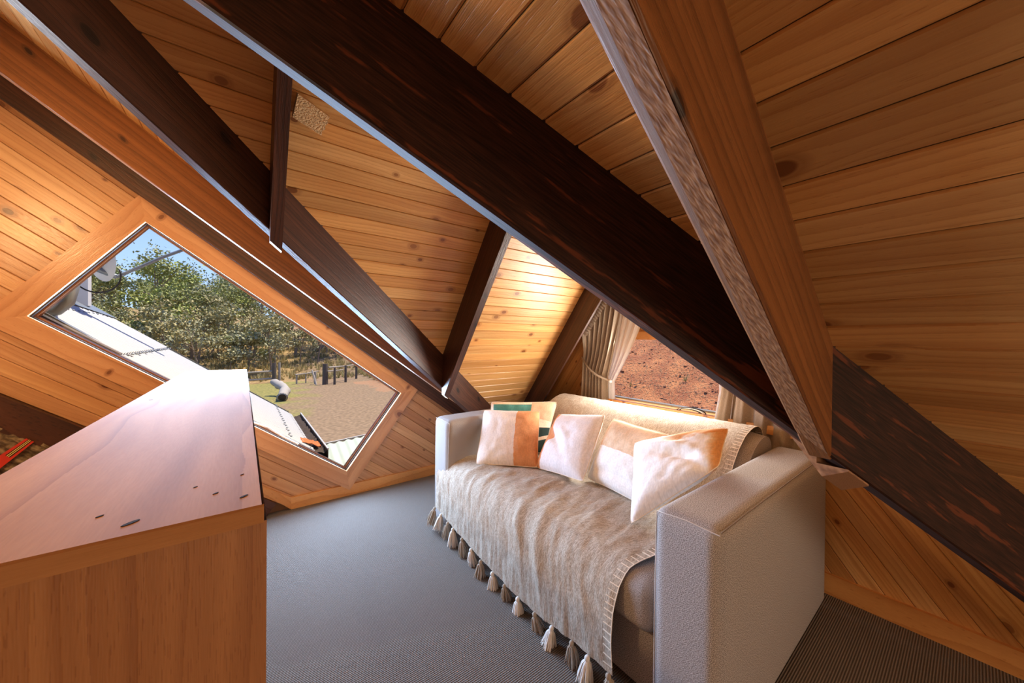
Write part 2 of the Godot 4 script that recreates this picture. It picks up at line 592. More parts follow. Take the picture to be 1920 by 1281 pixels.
func _ready() -> void:
	rng.seed = 7
	# camera
	var cam := Camera3D.new()
	cam.name = "camera"
	add_child(cam)
	var yaw := deg_to_rad(37.352)
	var pitch := deg_to_rad(-0.37683)
	var roll := deg_to_rad(-0.49096)
	var right := Vector3(cos(yaw), 0, sin(yaw))
	var fwd := Vector3(sin(yaw), 0, -cos(yaw))
	var up := Vector3.UP
	# lens axes turned by the small tilt and roll found from the vanishing points
	var y1 := up * cos(pitch) - fwd * sin(pitch)
	var f1 := up * sin(pitch) + fwd * cos(pitch)
	var r2 := right * cos(roll) - y1 * sin(roll)
	var y2 := right * sin(roll) + y1 * cos(roll)
	cam.transform = Transform3D(Basis(r2, y2, -f1), W(0, 0, CAM_H))
	cam.fov = rad_to_deg(2.0 * atan(640.5 / 661.915))
	cam.near = 0.02
	cam.far = 600.0
	cam.current = true
	# sky
	var we := WorldEnvironment.new()
	we.name = "environment"
	var env := Environment.new()
	var sky := Sky.new()
	var sm := ProceduralSkyMaterial.new()
	sm.sky_top_color = Color(0.20, 0.46, 0.86)
	sm.sky_horizon_color = Color(0.72, 0.83, 0.95)
	sm.sky_curve = 0.30
	sm.ground_bottom_color = Color(0.30, 0.25, 0.20)
	sm.ground_horizon_color = Color(0.55, 0.52, 0.48)
	sm.sun_angle_max = 4.0
	sm.sky_energy_multiplier = 1.15
	sky.sky_material = sm
	env.sky = sky
	env.background_mode = Environment.BG_SKY
	env.tonemap_mode = Environment.TONE_MAPPER_LINEAR
	env.tonemap_exposure = 1.1
	env.sdfgi_enabled = true
	env.ssao_enabled = true
	env.ssil_enabled = true
	we.environment = env
	add_child(we)
	# sun: high, behind the camera, so none falls straight through either window
	var sun := DirectionalLight3D.new()
	sun.name = "sun"
	add_child(sun)
	sun.look_at_from_position(Vector3.ZERO, W(0.01, -0.34, -1.0), Vector3.UP)
	sun.light_energy = 2.3
	sun.light_color = Color(1.0, 0.95, 0.86)
	sun.light_angular_distance = 0.6
	sun.shadow_enabled = true
	sun.sky_mode = DirectionalLight3D.SKY_MODE_LIGHT_AND_SKY
	# daylight standing in the window openings
	var d1 := W(0, CA, -SA)
	daylight("daylight_gable", W(UA + 0.036, 0.10, 1.11), d1, W(-1, 0, 0), Vector2(1.94, 0.70), Color(0.70, 0.84, 1.0), E_GABLE)
	daylight("daylight_gable_far", W(UA + 0.03, VRIDGE * 2 - 0.10, 1.11), W(0, CA, SA), W(-1, 0, 0), Vector2(1.98, 0.73), Color(0.86, 0.93, 1.0), E_FAR)
	daylight("daylight_dormer", W(1.36, 2.318, 1.065), W(1, 0, 0), W(0, -1, 0), Vector2(0.70, 0.45), Color(1.0, 0.97, 0.93), E_DORMER)
	daylight("daylight_back", W(UBACK + 0.02, 0.70, 0.675), W(0, 1, 0), W(1, 0, 0), Vector2(1.16, 0.62), Color(1.0, 0.87, 0.72), E_BACK)

	make_materials()
	build_shell()
	build_roof_timbers()
	build_gable_window()
	build_dormer_window()
	build_half_wall()
	build_sofa()
	build_throw()
	build_cushions()
	build_curtains()
	build_small_things()
	build_lamp()
	build_outside()

const E_GABLE := 16.0
const E_FAR := 8.0
const E_DORMER := 3.5
const E_BACK := 2.6

# ---------------------------------------------------------------- the room
func main_up(a: float, b: float, h: float) -> Vector3:      # a = u, b = distance down the slope
	return W(a, b * CA + h * SA, KC - TA * b * CA + h * CA)

func far_up(a: float, b: float, h: float) -> Vector3:       # the slope beyond the ridge
	var p := main_up(a, b, h)
	return Vector3(2.0 * VRIDGE - p.x, p.y, p.z)

func dormer_up(a: float, b: float, h: float) -> Vector3:    # a = v, b = distance down the slope towards the gable
	return W(U0 + b * CB + h * SB, a, ZR - b * SB + h * CB)

func dormer_near(a: float, b: float, h: float) -> Vector3:
	return W(U0 - b * CB - h * SB, a, ZR - b * SB + h * CB)

func gable(a: float, b: float, h: float) -> Vector3:        # a along the roof pitch, b square to it
	return W(UA + h, a * CA + b * SA, -a * SA + b * CA)

func gable_pt(v: float, z: float) -> Vector2:
	return Vector2(v * CA - z * SA, v * SA + z * CA)

func wall_left_of(a: float, b: float, h: float) -> Vector3:  # dormer wall, boards falling towards the gable
	return W(a * CB + b * SB, VB + h, -a * SB + b * CB)

func wall_right_of(a: float, b: float, h: float) -> Vector3: # boards falling the other way
	return W(-a * CB - b * SB, VB + h, -a * SB + b * CB)

func dormer_z(u: float) -> float:
	return ZR - TB * absf(u - U0)

func build_shell() -> void:
	# main ceiling, cut out where the dormer opens
	var vlow := VB + 0.1
	var reg := PackedVector2Array()
	for q in [[UBACK, VRIDGE], [UA + 0.1, VRIDGE], [UA + 0.1, vlow], [VR3 + SLV * vlow + 0.03, vlow], [U0, -0.86], [VR2 - SLV * vlow + 0.03, vlow], [UBACK, vlow]]:
		reg.append(Vector2(q[0], q[1] / CA))
	var ceil := setting("ceiling", "varnished pine boards lining the steep main roof slope", "ceiling")
	lining(ceil, reg, [], 0.0678, VRIDGE / CA, vlow / CA, 0.4697, main_up, M.pine)
	put("roof_deck", prism([reg], main_up, 0.012, 0.13).mesh(), M.slab, ceil)
	var cf := setting("ceiling_far_slope", "pine lined roof slope on the other side of the ridge", "ceiling")
	put("roof_deck", prism([rect(UBACK, VRIDGE / CA, UA + 0.1, 2.6 / CA)], far_up, 0.0, 0.13, null, 0.5).mesh(), M.plain_lining, cf)
	# dormer slopes
	var s_of := func(u: float) -> float: return (u - U0) / CB
	var vend := VB + 0.35
	var dreg := PackedVector2Array([Vector2(-0.86, -0.02), Vector2(vend, -0.02), Vector2(vend, s_of.call(VR3 + SLV * vend + 0.03)), Vector2(-0.84, s_of.call(VR3 - SLV * 0.84 + 0.03))])
	var ddeck := func(past: float) -> PackedVector2Array: return PackedVector2Array([Vector2(-0.86, -0.02), Vector2(vend, -0.02), Vector2(vend, s_of.call(VR3 + SLV * vend + past)), Vector2(-0.74, maxf(0.0, s_of.call(VR3 - SLV * 0.74 + past)))])
	var dc := setting("ceiling_dormer", "pine boards on the dormer slope above the sofa, lit by the window", "ceiling")
	lining(dc, dreg, [], 0.0696, 0.0, 3.6, 2.6666 - U0 / CB, dormer_up, M.pine)
	put("roof_deck", prism([ddeck.call(0.02)], dormer_up, 0.012, 0.034).mesh(), M.slab, dc)
	var dn := setting("ceiling_dormer_near_slope", "pine lined dormer slope hidden behind the near valley beam", "ceiling")
	put("roof_deck", prism([ddeck.call(-0.035)], dormer_near, 0.0, 0.03, null, 0.5).mesh(), M.plain_lining, dn)
	# gable wall with the tilted window; boards run with the roof pitch
	var wl := setting("wall_left", "gable wall lined with diagonal pine boards around the tilted window", "wall")
	var hole := rect(-1.60, 0.553, 0.443, 1.342)
	# region: right of the ridge line, under the main slope, above the dark stringer
	var right_of := PackedVector2Array([gable_pt(VRIDGE, 3.4), gable_pt(VRIDGE, -3.0), gable_pt(4.0, -3.0), gable_pt(4.0, 3.4)])
	var above := rect(-6, 0.183, 6, KC * CA + 0.01)
	var floorcut := PackedVector2Array([gable_pt(-5.0, -0.02), gable_pt(5.0, -0.02), gable_pt(5.0, 5.0), gable_pt(-5.0, 5.0)])
	var part: PackedVector2Array = Geometry2D.intersect_polygons(Geometry2D.intersect_polygons(right_of, above)[0], floorcut)[0]
	lining(wl, part, [hole], 0.0765, 0.18, KC * CA + 0.02, 0.183, gable, M.clear)
	# solid wall behind the boards, in bands above, beside and below the opening
	var band := []
	for q in [rect(-6, -4, 6, hole[0].y), rect(-6, hole[0].y, hole[0].x, hole[2].y), rect(hole[2].x, hole[0].y, 6, hole[2].y), rect(-6, hole[2].y, 6, KC * CA + 0.1)]:
		for r in Geometry2D.intersect_polygons(q, right_of): band.append(r)
	put("wall_core", prism(band, gable, 0.012, 0.14).mesh(), M.slab, wl)
	# the same wall mirrored beyond the ridge, with its own tilted window
	var wf := setting("wall_left_beyond_ridge", "far half of the gable wall beyond the ridge", "wall")
	var mirror := func(a: float, b: float, h: float) -> Vector3:
		var p := gable(a, b, h)
		return Vector3(2.0 * VRIDGE - p.x, p.y, p.z)
	put("wall_core", prism(band, mirror, 0.0, 0.14, null, 0.5).mesh(), M.plain_lining, wf)
	# dormer wall behind the sofa
	var wr := setting("wall_right", "low pine lined wall behind the sofa with boards falling diagonally", "wall")
	var win := [0.50, 0.79, 1.92, 1.33]
	var u_lo := U0 - (ZR - 0.0) / TB
	var u_hi := U0 + (ZR - 0.0) / TB
	for side in 2:
		var to3: Callable = wall_left_of if side == 0 else wall_right_of
		var sg := 1.0 if side == 0 else -1.0
		var to2 := func(u: float, z: float) -> Vector2:
			return Vector2(sg * u * CB - z * SB, sg * u * SB + z * CB)
		var r := PackedVector2Array()
		var uu := u_hi if side == 0 else u_lo
		for q in [[U0, -0.02], [uu, -0.02], [U0, ZR + 0.02]]: r.append(to2.call(q[0], q[1]))
		var hl := PackedVector2Array()
		for q in [[win[0], win[1]], [win[2], win[1]], [win[2], win[3]], [win[0], win[3]]]: hl.append(to2.call(q[0], q[1]))
		lining(wr, r, [hl], 0.0765, -3.0, 5.0, 0.0168 if side == 1 else 0.03, to3, M.pine)
	var flat := func(a: float, b: float, h: float) -> Vector3: return W(a, VB + h, b)
	var tri := PackedVector2Array([Vector2(u_lo - 2.5, -2.7), Vector2(u_hi + 0.5, -2.7), Vector2(u_hi + 0.5, 0.05), Vector2(U0, ZR + 0.1), Vector2(u_lo - 0.06, 0.3), Vector2(u_lo - 2.5, 0.3)])
	var core := []
	for q in [rect(-9, -3, 9, win[1]), rect(-9, win[1], win[0], win[3]), rect(win[2], win[1], 9, win[3]), rect(-9, win[3], 9, 4)]:
		for r in Geometry2D.intersect_polygons(q, tri): core.append(r)
	put("wall_core", prism(core, flat, 0.012, 0.14).mesh(), M.slab, wr)
	# the end of the loft behind the camera, with a window of its own
	var wb := setting("wall_back", "plain pine end wall behind the camera", "wall")
	var backp := func(a: float, b: float, h: float) -> Vector3: return W(UBACK - h, a, b)
	var bt := PackedVector2Array([Vector2(-6.0, -0.3), Vector2(3.2, -0.3), Vector2(VRIDGE, KC - TA * VRIDGE + 0.1)])
	var bw := [0.1, 0.35, 1.3, 1.0]
	var bc := []
	for q in [rect(-9, -3, 9, bw[1]), rect(-9, bw[1], bw[0], bw[3]), rect(bw[2], bw[1], 9, bw[3]), rect(-9, bw[3], 9, 5)]:
		for r in Geometry2D.intersect_polygons(q, bt): bc.append(r)
	put("wall_core", prism(bc, backp, 0.0, 0.14, null, 0.5).mesh(), M.plain_lining, wb)
	# carpeted floor, open over the stairs
	var fl := setting("floor", "grey brown ribbed loop carpet covering the loft floor", "floor")
	var fp := func(a: float, b: float, h: float) -> Vector3: return W(a, b, h)
	var cov := []
	for q in [rect(UBACK, -0.29, UA + 0.02, VB + 0.02), rect(UBACK, -5.2, 0.55, -0.29), rect(0.55, -5.2, UA + 0.02, -1.75)]: cov.append(q)
	put("carpet", prism(cov, fp, -0.02, 0.0).mesh(), M.carpet, fl)
	put("floor_deck", prism(cov, fp, -0.25, -0.021).mesh(), M.slab, fl)
	# stairwell below
	var sw := setting("wall_stairwell", "dim lining of the stairwell below the loft", "wall")
	var mb := MB.new()
	mb.box(W(1.84, -1.80, -1.4), W(1.35, 0, 0), W(0, 0.04, 0), W(0, 0, 1.2))
	mb.box(W(0.50, -1.02, -1.4), W(0.04, 0, 0), W(0, 0.80, 0), W(0, 0, 1.2))
	mb.box(W(1.84, -0.27, -1.4), W(1.35, 0, 0), W(0, 0.03, 0), W(0, 0, 1.15))
	mb.box(W(1.84, -1.02, -2.62), W(1.4, 0, 0), W(0, 0.85, 0), W(0, 0, 0.04))
	put("stairwell_lining", mb.mesh(), M.plain_lining, sw)
	# skirtings
	var bl := setting("baseboard_left", "pine skirting along the foot of the gable wall", "baseboard")
	var bmb := MB.new()
	bmb.box(W(UA - 0.009, 1.32, 0.0445), W(0, 1.025, 0), W(0.009, 0, 0), W(0, 0, 0.0445), 0.6)
	put("skirting_board", bmb.mesh(), M.pine_trim, bl)
	# the skirting turns up the pitch beside the stairwell
	var sl := MB.new()
	var p0 := gable_pt(0.295, 0.089)
	prism([PackedVector2Array([gable_pt(0.295, 0.0), gable_pt(0.295, 0.089), Vector2(p0.x - 1.0, p0.y), Vector2(p0.x - 1.0, p0.y - 0.062), Vector2(gable_pt(0.2, 0).x, p0.y - 0.062)])], gable, -0.018, 0.0, sl, 0.6)
	put("sloping_board", sl.mesh(), M.pine_trim, bl)
	var br := setting("baseboard_right", "pine skirting along the foot of the wall behind the sofa", "baseboard")
	var rmb := MB.new()
	rmb.box(W(0.6, VB - 0.010, 0.052), W(2.2, 0, 0), W(0, 0.010, 0), W(0, 0, 0.052), 0.6)
	put("skirting_board", rmb.mesh(), M.pine_trim, br)

# ---------------------------------------------------------------- rafters
func section(u: float, v: float, z: float, across: Vector3, deep: float) -> Array:
	var a := W(u, v, z)
	return [a, a + across, a + across - Vector3(0, deep, 0), a - Vector3(0, deep, 0)]

func build_roof_timbers() -> void:
	var dv := (KC - KU)
	var across := W(0.043, 0, 0)
	# common rafter right in front of the camera
	var r1 := thing("rafter", "brown rafter with a rough-sawn underside ending against the big dark valley beam", "beam", "roof timbers")
	var m1 := timber(section(0.178, VRIDGE, KC - TA * VRIDGE, across, dv), section(0.178, 0.985, KC - TA * 0.985, across, dv))
	put("timber", m1, M.beam_brown, r1)
	var ub := MB.new()
	var lenr := (0.985 - VRIDGE) / CA
	for sgm in 1:
		var a := W(0.1825, VRIDGE, KU - TA * VRIDGE - 0.0012)
		var b := W(0.2165, VRIDGE, KU - TA * VRIDGE - 0.0012)
		var d := W(0.2165, 0.895, KU - TA * 0.895 - 0.0012)
		var e := W(0.1825, 0.962, KU - TA * 0.962 - 0.0012)
		ub.quad(a, b, d, e, Vector3.DOWN, Rect2(0, 0, 0.1, 0.1))
		ub.t = PackedVector2Array([Vector2(0, 0), Vector2(0, 0.2), Vector2(1.4, 0.2), Vector2(0, 0), Vector2(1.4, 0.2), Vector2(1.4, 0)])
	put("sawn_underside", ub.mesh(), M.rough_sawn, r1)
	# rafters by the gable
	var r4 := thing("rafter", "brown rafter second from the gable wall with a pale lower edge", "beam", "roof timbers")
	put("timber", timber(section(2.44, VRIDGE, KC + 0.03 - TA * VRIDGE, across, dv + 0.03), section(2.44, 1.43, KC + 0.03 - TA * 1.43, across, dv + 0.03)), M.beam_brown, r4)
	var r5 := thing("rafter", "dark rafter lying against the gable wall above the tilted window", "beam", "roof timbers")
	put("timber", timber(section(UA - 0.045, VRIDGE, KC - TA * VRIDGE, across, dv), section(UA - 0.045, 2.3, KC - TA * 2.3, across, dv)), M.beam, r5)
	# valley beams
	var perp2 := Vector2(1, SLV).normalized() * 0.045
	var v0 := -1.10
	var v1 := VB - 0.012
	var r2 := thing("valley_beam", "big dark worn valley beam crossing from the ridge down past the sofa arm", "beam", "roof timbers")
	put("timber", timber(section(VR2 - SLV * v0, v0, KC + 0.016 - TA * v0, W(perp2.x, perp2.y, 0), dv + 0.016), section(VR2 - SLV * v1, v1, KC + 0.016 - TA * v1, W(perp2.x, perp2.y, 0), dv + 0.016)), M.beam_worn, r2)
	var perp3 := Vector2(1, -SLV).normalized() * 0.045
	var r3 := thing("valley_beam", "dark valley beam running down to the corner behind the sofa arm near the gable", "beam", "roof timbers")
	var v3 := 2.15
	put("timber", timber(section(VR3 + SLV * v0, v0, KC + 0.016 - TA * v0, W(perp3.x, perp3.y, 0), dv + 0.016), section(VR3 + SLV * v3, v3, KC + 0.016 - TA * v3, W(perp3.x, perp3.y, 0), dv + 0.016)), M.beam, r3)
	# stringer along the foot of the gable lining over the stairs
	var st := thing("stair_stringer", "dark sloping stringer along the gable wall beside the stairwell", "beam", "roof timbers")
	var stm := MB.new()
	prism([rect(-2.4, 0.03, gable_pt(0.14, 0.0).x, 0.183)], gable, -0.04, 0.004, stm, 0.45)
	put("timber", stm.mesh(), M.beam, st)
	# jack rafters of the dormer
	jack("jack_rafter", "short dark jack rafter nearest the camera, standing upright in view", 0.083, 0.124, true)
	jack("jack_rafter", "dark jack rafter halfway along the bright dormer slope", 1.111, 1.154, true)
	jack("jack_rafter", "dark jack rafter against the wall beside the taupe curtain", 2.141, 2.162, true)
	jack("jack_rafter", "pale-ended jack rafter foot showing below the big valley beam by the sofa arm", 1.010, 1.055, false)
	# ridge of the dormer, its end sawn off rough
	var rd := thing("ridge_board_end", "pale rough-sawn timber end hanging by the upright jack rafter", "beam", "roof timbers")
	var rb := MB.new()
	prism([PackedVector2Array([Vector2(0.153, 0.553), Vector2(0.259, 0.591), Vector2(0.252, 0.603), Vector2(0.255, 0.613), Vector2(0.246, 0.624), Vector2(0.248, 0.636), Vector2(0.238, 0.645), Vector2(0.237, 0.663), Vector2(0.142, 0.632)])], dormer_up, -0.062, -0.02, rb, 5.0)
	put("timber", rb.mesh(), M.torn_end, rd)

func jack(called: String, label: String, va: float, vb: float, far: bool) -> void:
	var o := thing(called, label, "beam", "roof timbers")
	var deep := 0.188 / CB
	var kc := 1.735 if far else 1.757
	var rings := []
	for v in [va, vb]:
		var uf: float = VR3 + SLV * v - 0.001 if far else VR2 - SLV * v + 0.0524
		var sg := 1.0 if far else -1.0
		var cut: float = kc - TA * v
		var soffit: float = KU - TA * v - 0.001
		var un := uf + sg * (0.012 if far else 0.052)
		var ut := U0 + sg * ((ZR - deep - cut) / TB)
		if sg * (ut - un) > -0.004: ut = un - sg * 0.004
		var top := W(U0 + sg * 0.02, v, dormer_z(U0 + sg * 0.02))
		rings.append([top, W(uf, v, dormer_z(uf)), W(uf, v, soffit), W(un, v, soffit), W(un, v, cut if far else soffit - 0.004), W(ut, v, maxf(cut, dormer_z(ut) - deep)), top - Vector3(0, deep, 0)])
	var mb := MB.new()
	var eb := MB.new()
	var mid := Vector3.ZERO
	for r in rings:
		for q in r: mid += q / 14.0
	for k in 7:
		var a: Vector3 = rings[0][k]
		var b: Vector3 = rings[0][(k + 1) % 7]
		var c: Vector3 = rings[1][(k + 1) % 7]
		var d: Vector3 = rings[1][k]
		var outv := (a + b + c + d) / 4.0 - mid
		if k == 4: eb.quad(a, b, c, d, Vector3.DOWN)
		else: mb.quad(a, b, c, d, outv, Rect2(0.1, 0.1 * k, (b - a).length() / 2.2, 0.09))
	for i in 2:
		var r: Array = rings[i]
		var outv := W(0, -1 if i == 0 else 1, 0)
		var d0: Vector3 = (r[1] - r[0]).normalized()
		var uvs := []
		for q in r:
			var e: Vector3 = q - r[0]
			uvs.append(Vector2(e.dot(d0) / 2.2, 0.2 + (e - d0 * e.dot(d0)).length() / 0.5))
		for t3 in [[0, 1, 6], [1, 2, 6], [2, 5, 6], [2, 3, 5], [3, 4, 5]]:
			mb.tri(r[t3[0]], r[t3[1]], r[t3[2]], uvs[t3[0]], uvs[t3[1]], uvs[t3[2]], outv)
	put("timber", mb.mesh(), M.beam if far else M.rough_sawn, o)
	if eb.p.size() > 0: tag(put("sawn_end", eb.mesh(), M.raw_end if far else M.rough_sawn, o), "pale unstained saw cut")

# ---------------------------------------------------------------- windows
func mitred_frame(parent: Node, called: String, inner: Rect2, wide: float, to3: Callable, h0: float, h1: float, mat: Material) -> void:
	var a := [inner.position, inner.position + Vector2(inner.size.x, 0), inner.end, inner.position + Vector2(0, inner.size.y)]
	var o := inner.grow(wide)
	var b := [o.position, o.position + Vector2(o.size.x, 0), o.end, o.position + Vector2(0, o.size.y)]
	for k in 4:
		var j := (k + 1) % 4
		var g := Vector2(0.0004, 0.0004)
		var mb := MB.new()
		prism([PackedVector2Array([a[k], a[j], b[j], b[k]])], to3, h0, h1, mb, 0.5)
		# grain runs with each piece
		if k % 2 == 1:
			for i in mb.t.size(): mb.t[i] = Vector2(mb.t[i].y, mb.t[i].x)
		for i in mb.t.size(): mb.t[i] += Vector2(k * 0.31, k * 0.53) + Vector2(0, mb.t[i].y)
		put(called, mb.mesh(), mat, parent)

func build_gable_window() -> void:
	var w := setting("window_1", "tilted rectangular window in the gable wall with a mitred pine casing", "window")
	var inner := Rect2(-1.589, 0.564, 2.0206, 0.767)
	mitred_frame(w, "casing", inner, 0.108, gable, -0.02, 0.0, M.casing)
	# rounded nosing along the inner edge of the casing
	mitred_frame(w, "nosing", inner.grow(-0.008), 0.014, gable, -0.026, -0.004, M.casing)
	mitred_frame(w, "jamb", inner.grow(-0.003), 0.02, gable, -0.004, 0.10, M.casing)
	mitred_frame(w, "gasket", inner.grow(-0.012), 0.010, gable, 0.012, 0.028, M.gasket)
	mitred_frame(w, "sash", inner.grow(-0.022), 0.020, gable, 0.028, 0.07, M.sash)
	var g := MB.new()
	prism([PackedVector2Array([inner.position, Vector2(inner.end.x, inner.position.y), inner.end, Vector2(inner.position.x, inner.end.y)])], gable, 0.046, 0.050, g)
	put("pane", g.mesh(), M.glass, w)
	var fl := MB.new()
	prism([PackedVector2Array([Vector2(-1.66, 0.50), Vector2(-0.9, 0.50), Vector2(-1.15, 0.575), Vector2(-1.35, 0.592), Vector2(-1.62, 0.605)])], gable, 0.15, 0.20, fl)
	put("outer_flashing", fl.mesh(), M.galv, w)

func build_dormer_window() -> void:
	var w := setting("window_2", "wide low window in the wall behind the sofa looking onto red soil", "window")
	var flat := func(a: float, b: float, h: float) -> Vector3: return W(a, VB + h, b)
	var bars := {"sill": [0.50, 0.775, 1.92, 0.824], "head": [0.50, 1.306, 1.92, 1.366], "jamb": [0.50, 0.824, 0.56, 1.306]}
	for k in bars:
		var r: Array = bars[k]
		var mb := MB.new()
		prism([rect(r[0], r[1], r[2], r[3])], flat, -0.022 if k != "sill" else -0.06, 0.10, mb, 0.5)
		put(k, mb.mesh(), M.pine_trim, w)
	var jb := MB.new()
	prism([rect(1.86, 0.824, 1.92, 1.306)], flat, -0.022, 0.10, jb, 0.5)
	put("jamb", jb.mesh(), M.pine_trim, w)
	var tr := MB.new()
	tr.box(W(1.21, VB + 0.055, 0.829), W(0.65, 0, 0), W(0, 0.02, 0), W(0, 0, 0.006))
	put("sash_rail", tr.mesh(), M.galv, w)
	var g := MB.new()
	prism([rect(0.56, 0.824, 1.86, 1.306)], flat, 0.05, 0.054, g)
	put("pane", g.mesh(), M.glass, w)

# ---------------------------------------------------------------- half wall beside the stairs
func build_half_wall() -> void:
	var o := thing("half_wall", "boxed pine half wall beside the stairs with a pale smooth capping plank", "half wall")
	var cap := MB.new()
	var z0 := 1.052
	var z1 := 1.076
	# capping plank with a slightly eased front edge
	var ea := 0.0025
	var c := [Vector2(0.574, -0.31), Vector2(3.092, -0.29), Vector2(3.06, 0.0235), Vector2(0.574, 0.0235)]
	var fp := func(a: float, b: float, h: float) -> Vector3: return W(a, b, h)
	prism([PackedVector2Array([c[0] + Vector2(ea, 0), c[1], c[2], c[3] + Vector2(ea, -ea)])], fp, z1 - ea, z1, cap, 0.5)
	for i in cap.t.size(): cap.t[i] = Vector2(cap.t[i].x, cap.t[i].y * 2.5)
	put("capping_plank", cap.mesh(), M.cap, o)
	var ed := MB.new()
	ed.quad(W(0.574, -0.31, z1 - ea), W(0.574, 0.0235, z1 - ea), W(0.574, 0.0235, z0), W(0.574, -0.31, z0), W(-1, 0, 0), Rect2(0.1, 0.1, 0.16, 0.06))
	ed.quad(W(0.574, -0.31, z1 - ea), W(0.574, 0.0235, z1 - ea), W(0.574 + ea, 0.0235, z1), W(0.574 + ea, -0.31, z1), W(-1, 0, 1), Rect2(0.1, 0.1, 0.16, 0.01))
	ed.quad(W(0.574, 0.0235, z1 - ea), W(3.06, 0.0235, z1 - ea), W(3.06, 0.0235, z0), W(0.574, 0.0235, z0), W(0, 1, 0), Rect2(0.1, 0.3, 1.2, 0.06))
	ed.quad(W(0.574, -0.31, z1 - ea), W(3.092, -0.29, z1 - ea), W(3.092, -0.29, z0), W(0.574, -0.31, z0), W(0, -1, 0), Rect2(0.1, 0.5, 1.2, 0.06))
	ed.quad(W(0.574, -0.31, z0), W(3.092, -0.29, z0), W(3.06, 0.0235, z0), W(0.574, 0.0235, z0), Vector3.DOWN, Rect2(0.1, 0.5, 1.2, 0.5))
	put("plank_edge", ed.mesh(), M.cap, o)
	# end panel with upright grain and the two long sides
	var pn := MB.new()
	pn.quad(W(0.580, -0.30, 0), W(0.580, -0.30, z0), W(0.580, 0.0268, z0), W(0.580, 0.0268, 0), W(-1, 0, 0), Rect2(0.05, 0.06, 0.53, 0.75))
	put("end_panel", pn.mesh(), M.panel, o)
	var sd := MB.new()
	sd.quad(W(0.580, 0.0268, 0), W(3.12, 0.0268, 0), W(3.12, 0.0268, z0), W(0.580, 0.0268, z0), W(0, 1, 0), Rect2(0, 0, 1.27, 2.5))
	sd.quad(W(0.580, -0.30, -0.25), W(3.12, -0.30, -0.25), W(3.12, -0.285, z0), W(0.580, -0.30, z0), W(0, -1, 0), Rect2(0, 0, 1.27, 2.5))
	put("side_panel", sd.mesh(), M.panel, o)
	# nail holes and dents in the plank
	for q in [[0.655, -0.140, 0.004], [0.61, -0.106, 0.009], [0.72, 0.0, 0.003], [0.655, -0.03, 0.004], [0.62, 0.002, 0.006], [1.75, -0.255, 0.006], [0.70, -0.055, 0.003]]:
		var h := CylinderMesh.new()
		h.top_radius = q[2]
		h.bottom_radius = q[2]
		h.height = 0.001
		h.radial_segments = 10
		h.rings = 1
		var d := put("nail_hole", h, M.hole, o)
		d.position = W(q[0], q[1], z1 + 0.0002)
		d.scale = Vector3(1.0, 1.0, 0.35)
		d.rotation.y = 0.7

# ---------------------------------------------------------------- sofa
func smooth_path(pts: Array, n: int) -> Array:
	var c := Curve2D.new()
	for k in pts.size():
		var a: Vector2 = pts[max(k - 1, 0)]
		var b: Vector2 = pts[min(k + 1, pts.size() - 1)]
		var d := (b - a) / 6.0
		c.add_point(pts[k], -d, d)
	var out := []
	var l := c.get_baked_length()
	for i in n + 1: out.append(c.sample_baked(l * i / n, true))
	return out

func sofa_arm(o: Node, u0: float, u1: float, outer: float, inner: float) -> void:
	var a := put("arm", soft_box(Vector3(0.595, 0.364, (u1 - u0) / 2), 0.045, Vector3(0.004, 0.006, 0.004), 16), M.sofa, o)
	a.position = W((u0 + u1) / 2, 1.68, 0.386)
	var base := a.position
	for path in [
		[[outer, 1.11, 0.741], [outer, 1.30, 0.7435], [outer, 1.7, 0.7445], [outer, 2.1, 0.7435], [outer, 2.25, 0.741]],
		[[outer, 1.099, 0.735], [(outer + inner) / 2, 1.097, 0.741], [inner, 1.099, 0.732], [inner, 1.095, 0.62], [inner, 1.091, 0.4], [inner, 1.091, 0.06]]]:
		var pts := []
		for q in path:
			var p := W(q[0], q[1], q[2]) - base
			pts.append(p)
		put("piping", tube(pts, 0.0018, 6), M.seam if path[0][1] == 1.11 else M.piping, a)

